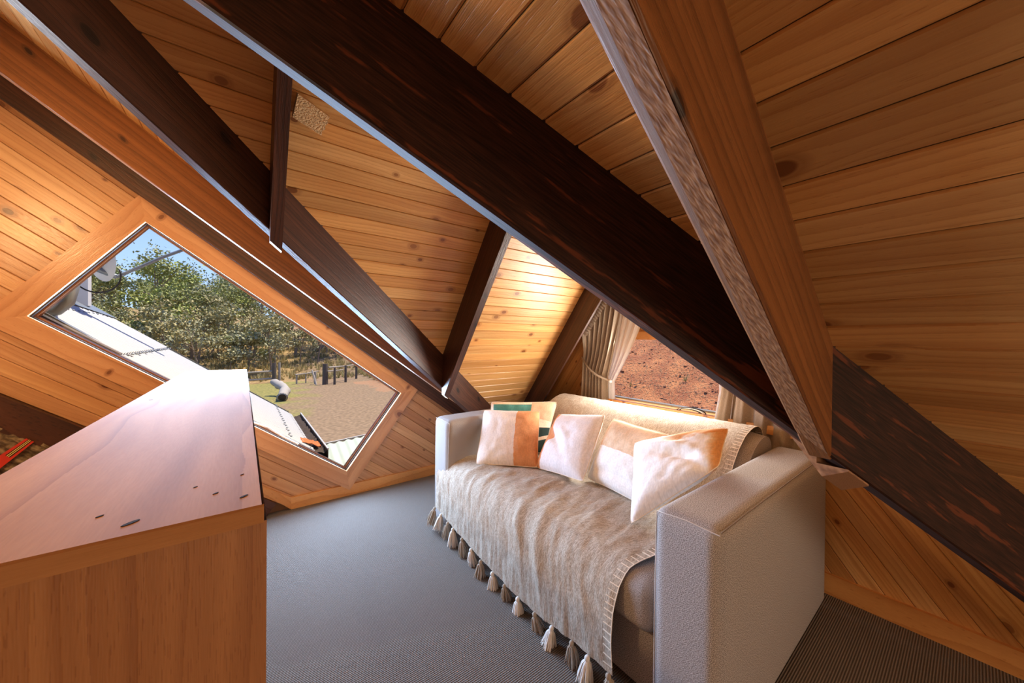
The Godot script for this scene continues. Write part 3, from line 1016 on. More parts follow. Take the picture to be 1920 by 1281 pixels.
func build_sofa() -> void:
	var o := thing("sofa", "pale grey woven fabric sofa with square arms under the dormer window", "sofa")
	sofa_arm(o, 0.428, 0.648, 0.440, 0.636)
	sofa_arm(o, 2.11, 2.335, 2.323, 2.122)
	var b := put("base", soft_box(Vector3(0.50, 0.12, 0.728), 0.02, Vector3.ZERO, 8), M.sofa, o)
	b.position = W(1.379, 1.66, 0.142)
	for k in 2:
		var c := put("seat_cushion", soft_box(Vector3(0.36, 0.098, 0.362), 0.055, Vector3(0.012, 0.016, 0.0), 14), M.sofa, o)
		c.position = W(1.014 + 0.73 * k, 1.465, 0.362)
	# backrest: a rolled profile carried along the sofa
	var prof := [Vector2(1.72, 0.40), Vector2(1.77, 0.50), Vector2(1.90, 0.69), Vector2(2.00, 0.78), Vector2(2.10, 0.822), Vector2(2.19, 0.824), Vector2(2.245, 0.79), Vector2(2.268, 0.70), Vector2(2.272, 0.45), Vector2(2.27, 0.2)]
	var line := smooth_path(prof, 36)
	var ends := [0.652, 2.106]
	var bm := sheet(36, 10, func(a: float, t: float) -> Vector3:
		var q: Vector2 = line[roundi(a * 36)]
		var mid := Vector2(2.05, 0.45)
		var k := 1.0 - 0.06 * pow(absf(t * 2.0 - 1.0), 12.0)
		q = mid + (q - mid) * k
		return W(lerpf(ends[1], ends[0], t), q.x, q.y), func(a: float, t: float) -> Vector2: return Vector2(a * 1.2, t * 1.45))
	var back := put("backrest", bm, M.sofa, o)
	for u in ends:
		var capm := MB.new()
		for k in 36:
			var mid := Vector2(2.05, 0.45)
			var p: Vector2 = mid + (line[k] - mid) * 0.94
			var q: Vector2 = mid + (line[k + 1] - mid) * 0.94
			capm.tri(W(u, 2.05, 0.45), W(u, p.x, p.y), W(u, q.x, q.y), mid, p, q, W(u - 1.4, 0, 0))
		put("end_cap", capm.mesh(), M.sofa, back)
	for f in [[0.50, 1.16], [0.50, 2.2], [2.26, 1.16], [2.26, 2.2]]:
		var fm := CylinderMesh.new()
		fm.top_radius = 0.022
		fm.bottom_radius = 0.018
		fm.height = 0.024
		var q := put("foot", fm, M.gasket, o)
		q.position = W(f[0], f[1], 0.012)

# ---------------------------------------------------------------- throw over the sofa
var throw_line := []
var folds: FastNoiseLite

func hem_z(u: float) -> float:
	var x := clampf((2.22 - u) / 1.45, 0, 1)
	return 0.150 - 0.085 * sin(minf(x * 1.45, 1.0) * PI * 0.5) + 0.035 * smoothstep(0.65, 0.95, x)

func throw_at(a: float, b: float) -> Vector3:
	# a: 0 at the gable end, 1 at the near arm; b: 0 behind the back, 1 at the hem
	var f := b * 100.0
	var i := clampi(floori(f), 0, 99)
	var q: Vector2 = (throw_line[i] as Vector2).lerp(throw_line[i + 1], f - i)
	var d: Vector2 = ((throw_line[i + 1] as Vector2) - (throw_line[i] as Vector2)).normalized()
	var nrm := Vector2(d.y, -d.x)
	if nrm.dot(q - Vector2(1.7, 0.1)) < 0: nrm = -nrm
	var front := smoothstep(0.70, 0.86, b)
	var u := lerpf(lerpf(2.098, 2.235, front), lerpf(0.700, 0.775, front), a)
	u += 0.006 * sin(b * 31.0 + a * 4.0) * front
	if q.y < 0.30 and b > 0.6:
		var k := clampf((0.30 - q.y) / 0.17, 0, 1)
		q.y = lerpf(0.30, hem_z(u), k)
	var seat := smoothstep(0.42, 0.52, b)
	var w := 0.5 * folds.get_noise_2d(u * 9.0 + b * 5.0, b * 14.0) * 0.010
	w += folds.get_noise_2d(u * 34.0 + 7.0 * b, b * 10.0 + 40.0) * 0.0035
	# slack creases pulling down from the seat to the hem
	for k in [[1.36, 0.84, 0.26, 0.75], [1.20, 0.87, 0.22, 0.8], [1.52, 0.70, 0.16, 0.3], [1.05, 0.72, 0.2, 0.45], [1.9, 0.80, 0.15, 0.5], [1.72, 0.76, 0.18, 0.5]]:
		var along: float = b - k[1]
		var across: float = (u - k[0]) + along * 0.55 * (1.0 if k[0] < 1.4 else -0.6)
		w += 0.020 * (k[3] as float) * exp(-across * across / 0.0011) * exp(-along * along / (k[2] * k[2] * 0.16)) * seat
	# dip where the two seat cushions meet
	if b > 0.45 and b < 0.8: w -= 0.010 * exp(-pow((u - 1.38) / 0.05, 2.0)) * seat
	w = w * (0.45 + 0.55 * seat) + 0.009
	q += nrm * w
	return W(u, q.x, q.y)

func tassel_mesh(sd: int) -> ArrayMesh:
	var r := RandomNumberGenerator.new()
	r.seed = sd
	var st := SurfaceTool.new()
	st.begin(Mesh.PRIMITIVE_TRIANGLES)
	var head := SphereMesh.new()
	head.radius = 0.0078
	head.height = 0.018
	head.radial_segments = 12
	head.rings = 8
	st.append_from(head, 0, Transform3D(Basis(), Vector3(0, -0.010, 0)))
	for k in 60:
		var a := r.randf() * TAU
		var e := sqrt(r.randf())
		var l := r.randf_range(0.060, 0.082)
		var wob := r.randf_range(-0.004, 0.004)
		var dir := Vector3(cos(a), 0, sin(a))
		var pts := [Vector3(0, -0.015, 0) + dir * 0.004 * e, Vector3(0, -0.024, 0) + dir * 0.013 * e, Vector3(wob, -0.015 - l * 0.55, 0) + dir * 0.021 * e, Vector3(0, -0.015 - l, wob) + dir * 0.024 * e * r.randf_range(0.8, 1.3)]
		st.append_from(tube(pts, [0.0014, 0.0019, 0.0019, 0.0011], 5), 0, Transform3D())
	return st.commit()

func build_throw() -> void:
	folds = noise(133, 1.0, 2)
	throw_line = smooth_path([Vector2(2.290, 0.58), Vector2(2.288, 0.70), Vector2(2.262, 0.793), Vector2(2.195, 0.833), Vector2(2.10, 0.830), Vector2(1.998, 0.789), Vector2(1.895, 0.700), Vector2(1.785, 0.53), Vector2(1.735, 0.486), Vector2(1.62, 0.474), Vector2(1.40, 0.484), Vector2(1.22, 0.480), Vector2(1.13, 0.452), Vector2(1.083, 0.385), Vector2(1.070, 0.30), Vector2(1.064, 0.20), Vector2(1.060, 0.13)], 100)
	var o := thing("throw_blanket", "oatmeal slub-weave throw with tassels draped over the sofa back and seat", "blanket")
	put("cloth", sheet(150, 130, throw_at, func(a: float, b: float) -> Vector2: return Vector2(a * 1.4 / 0.5, b * 2.1 / 0.5)), M.throw, o)
	# blanket stitch down the near edge
	var mb := MB.new()
	var last := Vector3.ZERO
	var steps := 74
	for k in steps + 1:
		var b := 0.08 + 0.905 * k / steps
		var p := throw_at(1.0, b)
		var q := throw_at(0.975, b)
		var nrm := (throw_at(0.98, b + 0.004) - q).cross(p - q).normalized()
		if nrm.dot(W(0, -0.6, 0.8)) < 0: nrm = -nrm
		p += nrm * 0.002
		q += nrm * 0.003
		var side := (throw_at(1.0, minf(b + 0.004, 1.0)) - throw_at(1.0, b - 0.004)).normalized()
		mb.box((p + q) / 2, (p - q) / 2, side * 0.0013, nrm * 0.0013)
		if k > 0:
			var d := (p - last) / 2
			mb.box((p + last) / 2, d, nrm * 0.0014, d.cross(nrm).normalized() * 0.0014)
		last = p
	tag(put("stitching", mb.mesh(), M.stitch, o), "cream ladder stitching along the edge")
	var tm := [tassel_mesh(3), tassel_mesh(5)]
	var us := [2.222, 2.13, 2.031, 1.96, 1.851, 1.739, 1.628, 1.518, 1.41, 1.305, 1.186, 1.073, 0.964, 0.878, 0.789]
	for k in us.size():
		var a: float = clampf((2.235 - us[k]) / 1.46, 0.005, 0.995)
		var t := put("tassel", tm[k % 2], M.yarn_taupe if k % 2 == 0 else M.yarn_white, o)
		t.position = throw_at(a, 0.996) + W(0, -0.006, -0.001)
		t.rotation = Vector3(rng.randf_range(-0.25, 0.25), rng.randf() * TAU, rng.randf_range(-0.15, 0.15))
		t.scale = Vector3.ONE * rng.randf_range(1.2, 1.4)
		tag(t, "taupe yarn tassel" if k % 2 == 0 else "white yarn tassel")

# ---------------------------------------------------------------- cushions
func cushion(called: String, label: String, cs: Array, thick: float, tex: Array, sd: int, crease := []) -> void:
	var o := thing(called, label, "cushion", "cushions on the sofa")
	var nz := noise(sd, 1.0, 2)
	var tl: Vector3 = cs[0]
	var tr: Vector3 = cs[1]
	var br: Vector3 = cs[2]
	var bl: Vector3 = cs[3]
	var mid := (tl + tr + br + bl) / 4.0
	var nrm := (tr - bl).cross(tl - br).normalized()
	if nrm.dot(W(0, 0, CAM_H) - mid) < 0: nrm = -nrm
	var m := std(Color(1, 1, 1), 0.95, tex[0], tex[1], 0.10)
	for face in [1.0, -1.0]:
		var mesh := sheet(40, 40, func(x: float, y: float) -> Vector3:
			var s := x * 2.0 - 1.0
			var t := y * 2.0 - 1.0
			var rc := 1.0 - 0.045 * pow(absf(s * t), 5.0)
			var ps := s * (1.0 - 0.045 * (1.0 - t * t)) * rc
			var pt := t * (1.0 - 0.045 * (1.0 - s * s)) * rc
			var p := tl.lerp(tr, ps * 0.5 + 0.5).lerp(bl.lerp(br, ps * 0.5 + 0.5), pt * 0.5 + 0.5)
			var k := pow(maxf(0.0, 1.0 - pow(absf(s), 3.2)), 0.62) * pow(maxf(0.0, 1.0 - pow(absf(t), 3.2)), 0.62)
			var w := thick * k + 0.003 * nz.get_noise_2d(s * 2.2, t * 2.2) * k * 2.0
			for c in crease:
				if face < 0: break
				var dir := Vector2(cos(c[2]), sin(c[2]))
				var rel := Vector2(s - c[0], t - c[1])
				var al := rel.dot(dir)
				var ac := rel.dot(dir.orthogonal()) + 0.25 * al * al
				w += (c[3] as float) * exp(-ac * ac / 0.018) * exp(-al * al / (c[4] * c[4])) * k
			return p + nrm * w * face, func(x: float, y: float) -> Vector2: return Vector2(x, y))
		put("cover" if face > 0 else "back_cover", mesh, m, o)
	# sewn edge
	var pts := []
	for k in 81:
		var e := fmod(k / 20.0, 4.0)
		var i := int(e)
		var f := e - i
		var s := 0.0
		var t := 0.0
		match i:
			0: s = -1 + 2 * f; t = -1
			1: s = 1; t = -1 + 2 * f
			2: s = 1 - 2 * f; t = 1
			3: s = -1; t = 1 - 2 * f
		var rc := 1.0 - 0.045 * pow(absf(s * t), 5.0)
		var ps := s * (1.0 - 0.045 * (1.0 - t * t)) * rc
		var pt := t * (1.0 - 0.045 * (1.0 - s * s)) * rc
		pts.append(tl.lerp(tr, ps * 0.5 + 0.5).lerp(bl.lerp(br, ps * 0.5 + 0.5), pt * 0.5 + 0.5))
	put("sewn_edge", tube(pts, 0.0022, 6, false), M.stitch, o)

func build_cushions() -> void:
	var nz := noise(201, 1.0, 3)
	var cloth := func(f: Callable) -> Array:
		return paint(224, 224, func(x: float, y: float) -> Array:
			var s := nz.get_noise_2d(x * 70.0, y * 7.0) * 0.6 + nz.get_noise_2d(x * 26.0, y * 30.0) * 0.5
			var c: Color = f.call(x, y, nz.get_noise_2d(x * 5.0, y * 5.0))
			return [c * (1.0 + 0.10 * s), 0.5 + 0.5 * s])
	var white := rgb(240, 233, 228)
	var orange := rgb(226, 164, 116)
	var t1: Array = cloth.call(func(x: float, y: float, n: float) -> Color:
		var k := x + 0.012 * n
		if k > 0.62: return orange.lerp(rgb(206, 140, 92), 0.5 + 0.5 * n)
		return white.lerp(rgb(226, 208, 200), smoothstep(0.3, 0.6, k) * 0.5))
	cushion("cushion", "white and orange striped cushion in front at the gable end of the sofa", [W(2.125, 1.37, 0.796), W(1.824, 1.649, 0.805), W(1.64, 1.465, 0.497), W(1.94, 1.19, 0.490)], 0.072, t1, 301)
	var t2: Array = cloth.call(func(x: float, y: float, n: float) -> Color:
		var k := x + 0.25 * y
		if y < 0.42 + 0.08 * n and x > 0.04 and x < 0.62 and y > 0.05: return rgb(66, 132, 130).lerp(rgb(96, 160, 152), 0.5 + 0.5 * n)
		if x > 0.62 and y < 0.30 + (x - 0.62) * 0.3: return rgb(232, 178, 146)
		if y > 0.52 and x > 0.5: return rgb(40, 62, 60) if fposmod(y * 3.2 + x * 0.9, 1.0) > 0.22 else rgb(228, 206, 180)
		return rgb(240, 218, 192))
	cushion("cushion", "teal, pink and dark green patterned cushion tucked behind the striped one", [W(2.165, 1.455, 0.838), W(1.873, 1.863, 0.842), W(1.84, 1.709, 0.490), W(2.09, 1.40, 0.490)], 0.05, t2, 302)
	var t3: Array = cloth.call(func(x: float, y: float, n: float) -> Color:
		if x < 0.13 + 0.10 * exp(-pow((y - 0.45) / 0.12, 2.0)) + 0.02 * n: return rgb(224, 160, 114)
		pass
		return rgb(238, 233, 234))
	cushion("cushion", "white cushion with a narrow orange edge in the middle of the sofa", [W(1.735, 1.73, 0.79), W(1.345, 1.745, 0.85), W(1.295, 1.49, 0.515), W(1.68, 1.47, 0.488)], 0.074, t3, 303, [[-0.45, 0.0, 0.5, -0.035, 0.45], [0.0, -0.1, 0.7, 0.012, 0.4]])
	var t4: Array = cloth.call(func(x: float, y: float, n: float) -> Color:
		if y < 0.47 + 0.015 * n: return rgb(222, 184, 146).lerp(rgb(234, 206, 176), 0.5 + 0.8 * n)
		return rgb(244, 239, 234))
	cushion("cushion", "cream cushion with a tan upper half leaning behind the big white one", [W(1.33, 1.79, 0.83), W(0.93, 1.74, 0.82), W(0.97, 1.55, 0.490), W(1.37, 1.60, 0.490)], 0.074, t4, 304, [[0.0, 0.62, 0.1, -0.02, 0.9]])
	var t5: Array = cloth.call(func(x: float, y: float, n: float) -> Color:
		var k := smoothstep(0.30, 0.20, y + 0.10 * n) * smoothstep(0.30, 0.62, x)
		k = maxf(k, smoothstep(0.86, 0.97, x + 0.03 * n) * 0.9)
		return rgb(246, 241, 236).lerp(rgb(222, 158, 98), k))
	cushion("cushion", "large white cushion with a tan corner slumped onto the near sofa arm", [W(1.045, 1.575, 0.785), W(0.675, 1.775, 0.905), W(0.625, 1.55, 0.790), W(0.900, 1.335, 0.492)], 0.074, t5, 305, [[0.42, 0.30, 0.9, -0.05, 0.8], [0.1, -0.25, 0.75, 0.018, 0.7], [0.62, 0.55, 0.8, 0.03, 0.4]])

# ---------------------------------------------------------------- curtains
func drape(parent: Node, called: String, top0: Vector2, top1: Vector2, tie0: Vector2, tie1: Vector2, bot0: Vector2, bot1: Vector2, vmid: float, waves: float, mat: Material, deep: float, lift := 0.0) -> void:
	var nz := noise(int(waves * 10.0), 1.0, 2)
	put(called, sheet(140, 60, func(s: float, t: float) -> Vector3:
		var a := top0.lerp(top1, s)
		var b := tie0.lerp(tie1, s)
		var c := bot0.lerp(bot1, s)
		var back := lerpf(lift, 0.0, smoothstep(0.0, 0.62, t))
		var q: Vector2
		var amp := deep
		if t < 0.6:
			var k := t / 0.6
			# cloth falls straight first, then swings in to the tie
			q = Vector2(lerpf(a.x, b.x, pow(k, 1.25)), lerpf(a.y, b.y, k))
			amp *= lerpf(0.55, 0.9, k)
		else:
			var k := (t - 0.6) / 0.4
			q = b.lerp(c, k)
			amp *= lerpf(0.9, 1.0, k)
		var ph := s * waves * TAU + 0.9 * nz.get_noise_2d(s * 4.0, t * 1.2)
		return W(q.x, vmid - back - amp * sin(ph) - amp * 0.35 * sin(ph * 2.1 + 1.0), q.y), func(s: float, t: float) -> Vector2: return Vector2(s * 5.0, t * 9.0)), mat, parent)

func build_curtains() -> void:
	var o := thing("curtain", "taupe linen curtain with white lining tied back at the gable side of the window", "curtain")
	drape(o, "panel", Vector2(1.983, 1.372), Vector2(1.563, 1.92), Vector2(2.05, 1.135), Vector2(1.80, 1.00), Vector2(2.075, 0.50), Vector2(1.79, 0.50), 2.345, 7.0, M.curtain, 0.026, 0.085)
	drape(o, "white_lining", Vector2(1.62, 1.87), Vector2(1.36, 1.70), Vector2(1.815, 1.01), Vector2(1.752, 0.965), Vector2(1.80, 0.50), Vector2(1.725, 0.50), 2.372, 4.0, M.lining, 0.012, 0.08)
	# gathered heading on the sloping track
	put("gathered_heading", sheet(160, 8, func(s: float, t: float) -> Vector3:
		var p := Vector2(1.985, 1.384).lerp(Vector2(1.555, 1.928), s)
		var d := Vector2(-0.066, -0.060)
		var q := p + d * t
		return W(q.x, 2.222 - 0.006 * sin(s * 30.0 * TAU) - 0.010 * sin(t * PI), q.y), func(s: float, t: float) -> Vector2: return Vector2(s * 6.0, t)), M.curtain, o)
	var tie := []
	for k in 13:
		var f := k / 12.0
		tie.append(W(lerpf(2.058, 1.748, f), 2.335 - 0.045 * sin(f * PI) , 1.15 - 0.175 * f - 0.028 * sin(f * PI)))
	put("tie_back", tube(tie, 0.0075, 8), M.curtain, o)
	var knot := SphereMesh.new()
	knot.radius = 0.016
	knot.height = 0.03
	put("knot", knot, M.lining, o).position = W(1.748, 2.325, 0.973)
	var p := thing("curtain", "pale linen curtain hanging beside the near sofa arm under the valley beam", "curtain")
	drape(p, "panel", Vector2(0.93, 1.80), Vector2(0.42, 1.36), Vector2(0.945, 0.98), Vector2(0.45, 0.98), Vector2(1.02, 0.45), Vector2(0.46, 0.45), 2.35, 5.0, M.curtain, 0.026)
	drape(p, "white_lining", Vector2(0.99, 1.86), Vector2(0.86, 1.75), Vector2(0.962, 0.98), Vector2(0.88, 0.98), Vector2(1.04, 0.45), Vector2(0.93, 0.45), 2.362, 3.0, M.lining, 0.010)

# ---------------------------------------------------------------- small things
func build_small_things() -> void:
	var cc := thing("coiled_cable", "small coil of black and white cable on the window sill behind the sofa", "cable")
	for k in 3:
		var pts := []
		for i in 25:
			var a := i / 24.0 * TAU
			pts.append(W(1.16 - 0.012 * k + 0.085 * cos(a), 2.385, 0.815 + 0.012 * k * 0.4 + 0.026 * sin(a)))
		put("loop", tube(pts, 0.0045, 6, false), M.cable_white if k == 1 else M.cable_black, cc)
	var wc := thing("wall_cable", "white cable running along the gable lining beside the half wall", "cable")
	put("wire", tube([W(UA - 0.012, -0.05, 0.70), W(UA - 0.012, 0.06, 0.690), W(UA - 0.012, 0.15, 0.64), W(UA - 0.012, 0.24, 0.560), W(UA - 0.012, 0.34, 0.485)], 0.006, 7), M.cable_white, wc)
	# cloth hung under the stringer, seen over the edge of the half wall
	var nz := noise(401, 1.0, 3)
	var pic := paint(256, 256, func(x: float, y: float) -> Array:
		var s := nz.get_noise_2d(x * 7.0, y * 22.0)
		var k := nz.get_noise_2d(x * 30.0, y * 30.0)
		return [rgb(150, 132, 102).lerp(rgb(70, 54, 38), clampf(0.45 + 0.9 * s + 0.3 * k, 0, 1)), 0.5 + 0.5 * s])
	var kh := thing("hanging_cloth", "crumpled khaki cloth hanging under the dark stringer over the stairs", "cloth")
	put("cloth", sheet(50, 40, func(s: float, t: float) -> Vector3:
		var a := lerpf(-1.75, -0.75, s)
		var b := lerpf(0.05, -0.5, t)
		var w := 0.020 * nz.get_noise_2d(s * 8.0 + t * 3.0, t * 12.0)
		return gable(a, b, -0.03 + w - 0.012), func(s: float, t: float) -> Vector2: return Vector2(s * 2.0, t)), std(Color(1, 1, 1), 0.8, pic[0], pic[1], 0.5), kh)
	var strap := thing("red_strap", "red strap with yellow and black stripes across the khaki cloth", "strap")
	var e := func(px: float, py: float) -> Vector2: return Vector2(px, py)
	# strap runs down and away from the stringer; corners in gable coordinates (v, z)
	var s0 := Vector2(-0.921, 0.746)
	var s1 := Vector2(-0.895, 0.722)
	var s2 := Vector2(-1.0375, 0.5645)
	var s3 := Vector2(-1.077, 0.605)
	var band := func(parent: Node, called: String, f0: float, f1: float, g0: float, g1: float, h: float, mat: Material) -> void:
		var q := []
		for w in [[f0, g0], [f0, g1], [f1, g1], [f1, g0]]:
			var p: Vector2 = s0.lerp(s3, w[0]).lerp(s1.lerp(s2, w[0]), w[1])
			q.append(p)
		var mb := MB.new()
		prism([PackedVector2Array(q)], func(a: float, b: float, hh: float) -> Vector3: return W(UA - hh, a, b), 0.052, h, mb)
		put(called, mb.mesh(), mat, parent)
	band.call(strap, "webbing", 0.0, 1.0, 0.0, 1.0, 0.060, std(rgb(206, 52, 34), 0.6))
	var black := std(rgb(28, 24, 22), 0.6)
	var yellow := std(rgb(244, 222, 120), 0.6)
	for st in [[0.30, 0.40, black], [0.40, 0.47, yellow], [0.47, 0.57, black], [0.57, 0.64, yellow], [0.64, 0.74, black]]:
		band.call(strap, "stripe", 0.0, 0.48, st[0], st[1], 0.0615, st[2])
	band.call(strap, "white_mark", 0.84, 0.98, 0.30, 0.55, 0.0615, std(rgb(236, 226, 214), 0.6))

func build_lamp() -> void:
	# a warm pendant over the stairs, just outside the picture
	var o := thing("pendant_lamp", "warm pendant lamp hanging from the ridge over the stairs", "lamp")
	var at := W(1.7, -1.30, 2.15)
	put("flex", tube([at + Vector3(0, 0.1, 0), W(1.7, -1.30, 3.0)], 0.004, 6), M.cable_black, o)
	var sh := sheet(24, 6, func(s: float, t: float) -> Vector3:
		var r := lerpf(0.03, 0.12, t)
		return at + Vector3(cos(s * TAU) * r, 0.12 - 0.12 * t, sin(s * TAU) * r), func(s: float, t: float) -> Vector2: return Vector2(s, t), true)
	var sm := std(rgb(225, 205, 170), 0.8)
	sm.cull_mode = BaseMaterial3D.CULL_DISABLED
	sm.backlight_enabled = true
	sm.backlight = Color(0.5, 0.42, 0.3)
	put("lamp_shade", sh, sm, o)
	var bm := SphereMesh.new()
	bm.radius = 0.045
	bm.height = 0.09
	var em := std(rgb(255, 236, 200), 0.5)
	em.emission_enabled = true
	em.emission = Color(1.0, 0.78, 0.5)
	em.emission_energy_multiplier = 4.0
	var b := put("bulb", bm, em, o)
	b.position = at + Vector3(0, -0.02, 0)
	var l := OmniLight3D.new()
	l.name = "bulb_light"
	o.add_child(l)
	l.position = b.position
	l.light_color = Color(1.0, 0.80, 0.56)
	l.light_energy = E_LAMP
	l.light_size = 0.045
	l.omni_range = 12.0
	l.omni_attenuation = 2.0
	l.shadow_enabled = true

const E_LAMP := 1.7

# ---------------------------------------------------------------- outside
var hills: FastNoiseLite

func land(u: float, v: float) -> float:
	var k := smoothstep(6.0, 22.0, u)
	var z := ZG
	var start := lerpf(4.0, 9.5, k)
	z += minf(lerpf(0.62, 0.42, k) * maxf(0.0, v - start), lerpf(9.0, 6.0, k))
	z += 0.11 * maxf(0.0, u - 42.0)
	z += 0.12 * maxf(0.0, -v - 14.0)
	z += hills.get_noise_2d(u * 0.25, v * 0.25) * (0.10 + 0.5 * smoothstep(40.0, 60.0, u)) * smoothstep(4.0, 7.0, maxf(u, v * 1.4))
	return z

func corrugated(n: int, m: int, at: Callable, waves: float, amp: float) -> ArrayMesh:
	return sheet(n, m, func(a: float, b: float) -> Vector3: return at.call(a, b, amp * sin(a * waves * TAU)), func(a: float, b: float) -> Vector2: return Vector2(a, b))

func build_outside() -> void:
	hills = noise(501, 1.0, 3)
	var g1 := noise(502, 1.0, 3)
	# yard: dirt, tyre tracks and dry grass, 64 m square
	var yard := paint(768, 768, func(x: float, y: float) -> Array:
		var u := y * 64.0 + 3.0
		var v := x * 64.0 - 32.0
		var n := g1.get_noise_2d(u * 0.35, v * 0.35)
		var f := g1.get_noise_2d(u * 5.0, v * 5.0)
		var dirt := rgb(150, 124, 94).lerp(rgb(106, 86, 62), clampf(0.5 + 0.9 * f, 0, 1))
		var grass := rgb(152, 138, 74).lerp(rgb(98, 98, 46), clampf(0.5 + 0.9 * f, 0, 1))
		var dry := rgb(176, 146, 96).lerp(rgb(112, 90, 54), clampf(0.5 + 1.0 * f, 0, 1))
		var road := v - (2.6 + 0.16 * (u - 16.0))
		var k := smoothstep(0.0, 2.2, absf(road - 2.2) - 2.6 + n * 1.8)
		var c := dirt.lerp(grass if u < 36.0 and road < 0.0 else dry, k)
		if u > 26.0 and v > 8.0 + n and v < 11.5 + n * 2.0 and u < 33.0: c = c.lerp(rgb(190, 122, 80), 0.5 * clampf(0.6 + f, 0, 1))
		return [c, 0.5 + 0.5 * f])
	var ym := std(Color(1, 1, 1), 0.97, yard[0], yard[1], 3.0)
	var gnd := tag(Node3D.new(), "dirt yard and dry grass sloping up to the gum trees", "ground", "", "structure") as Node3D
	gnd.name = "ground_yard"
	add_child(gnd)
	var uvy := func(u: float, v: float) -> Vector2: return Vector2((v + 32.0) / 64.0, (u - 3.0) / 64.0)
	put("near_yard", sheet(40, 30, func(a: float, b: float) -> Vector3:
		var u := lerpf(3.4, 14.0, b)
		var v := lerpf(-30.0, 3.4, a)
		return W(u, v, land(u, v)), func(a: float, b: float) -> Vector2: return uvy.call(lerpf(3.4, 14.0, b), lerpf(-30.0, 3.4, a))), ym, gnd)
	put("far_yard", sheet(90, 90, func(a: float, b: float) -> Vector3:
		var u := 14.0 + 120.0 * b * b
		var v := lerpf(-80.0, 70.0, a)
		return W(u, v, land(u, v)), func(a: float, b: float) -> Vector2: return uvy.call(14.0 + 120.0 * b * b, lerpf(-80.0, 70.0, a))), ym, gnd)
	# red soil bank behind the sofa window, 12 m square
	var soil := paint(640, 640, func(x: float, y: float) -> Array:
		var n := g1.get_noise_2d(x * 9.0, y * 9.0)
		var f := g1.get_noise_2d(x * 60.0 + 30.0, y * 60.0)
		var h := g1.get_noise_2d(x * 190.0, y * 190.0 + 9.0)
		var c := rgb(186, 120, 74).lerp(rgb(146, 84, 52), clampf(0.5 + 0.9 * n, 0, 1)).lerp(rgb(204, 156, 106), clampf(f * 0.9, 0, 0.6))
		c = c.lerp(rgb(84, 58, 42), smoothstep(0.14, 0.42, f * 0.55 + h * 0.65) * 0.8)
		return [c, 0.5 + 0.35 * f + 0.35 * h])
	var sm := std(Color(1, 1, 1), 0.97, soil[0], soil[1], 4.0)
	var bank := tag(Node3D.new(), "red soil bank rising behind the sofa window", "ground", "", "structure") as Node3D
	bank.name = "ground_bank"
	add_child(bank)
	put("soil", sheet(90, 90, func(a: float, b: float) -> Vector3:
		var u := lerpf(-14.0, 14.0, a)
		var v := lerpf(2.7, 24.0, b)
		return W(u, v, land(u, v) + 0.10 * g1.get_noise_2d(u * 1.3, v * 1.3) + 0.05 * g1.get_noise_2d(u * 5.0, v * 5.0)), func(a: float, b: float) -> Vector2: return Vector2(a * 28.0 / 6.0, b * 21.3 / 6.0)), sm, bank)
	# clods and tufts on the bank
	var clod := SphereMesh.new()
	clod.radius = 0.5
	clod.height = 0.7
	clod.radial_segments = 6
	clod.rings = 3
	scatter("soil_clods", "small dark clods and pebbles lying on the red bank", "clods", clod, std(rgb(128, 84, 60), 0.95), 2600, func() -> Transform3D:
		var v := 5.0 + 9.0 * pow(rng.randf(), 1.0)
		var u := v * rng.randf_range(0.25, 0.95) + rng.randf_range(-0.8, 0.8)
		var s := 0.02 + 0.07 * pow(rng.randf(), 4.0)
		return Transform3D(Basis.from_euler(Vector3(rng.randf(), rng.randf() * 6.0, rng.randf())).scaled(Vector3(s, s * 0.6, s * 1.3)), W(u, v, land(u, v) + 0.10 * g1.get_noise_2d(u * 1.3, v * 1.3) + 0.05 * g1.get_noise_2d(u * 5.0, v * 5.0))))
	var tuft := tuft_mesh()
	scatter("bank_tufts", "dry grey green weeds growing on the red bank", "weeds", tuft, M.leaf, 120, func() -> Transform3D:
		var v := rng.randf_range(7.0, 15.0)
		var u := v * rng.randf_range(0.25, 0.95)
		if rng.randf() < 0.6: v = rng.randf_range(11.5, 14.0)
		return Transform3D(Basis(Vector3.UP, rng.randf() * 6.0).scaled(Vector3.ONE * rng.randf_range(0.15, 0.4)), W(u, v, land(u, v))))
	scatter("dry_grass", "dry yellow grass tufts growing along the slope below the trees", "grass", tuft, M.leaf, 2600, func() -> Transform3D:
		var u := rng.randf_range(37.0, 60.0)
		var v := rng.randf_range(-12.0, 20.0)
		if rng.randf() < 0.3:
			u = rng.randf_range(22.0, 40.0)
			v = 9.5 + rng.randf() * 6.0
		return Transform3D(Basis(Vector3.UP, rng.randf() * 6.0).scaled(Vector3.ONE * rng.randf_range(0.6, 1.5)), W(u, v, land(u, v))))
	build_trees()
	build_fence()
	build_lower_roofs()
	build_dish()

func scatter(called: String, label: String, category: String, mesh: Mesh, mat: Material, n: int, where: Callable) -> void:
	var mm := MultiMesh.new()
	mm.transform_format = MultiMesh.TRANSFORM_3D
	mm.mesh = mesh
	mm.instance_count = n
	for k in n: mm.set_instance_transform(k, where.call())
	var o := MultiMeshInstance3D.new()
	o.multimesh = mm
	o.material_override = mat
	o.name = called
	add_child(o)
	tag(o, label, category, "", "stuff")

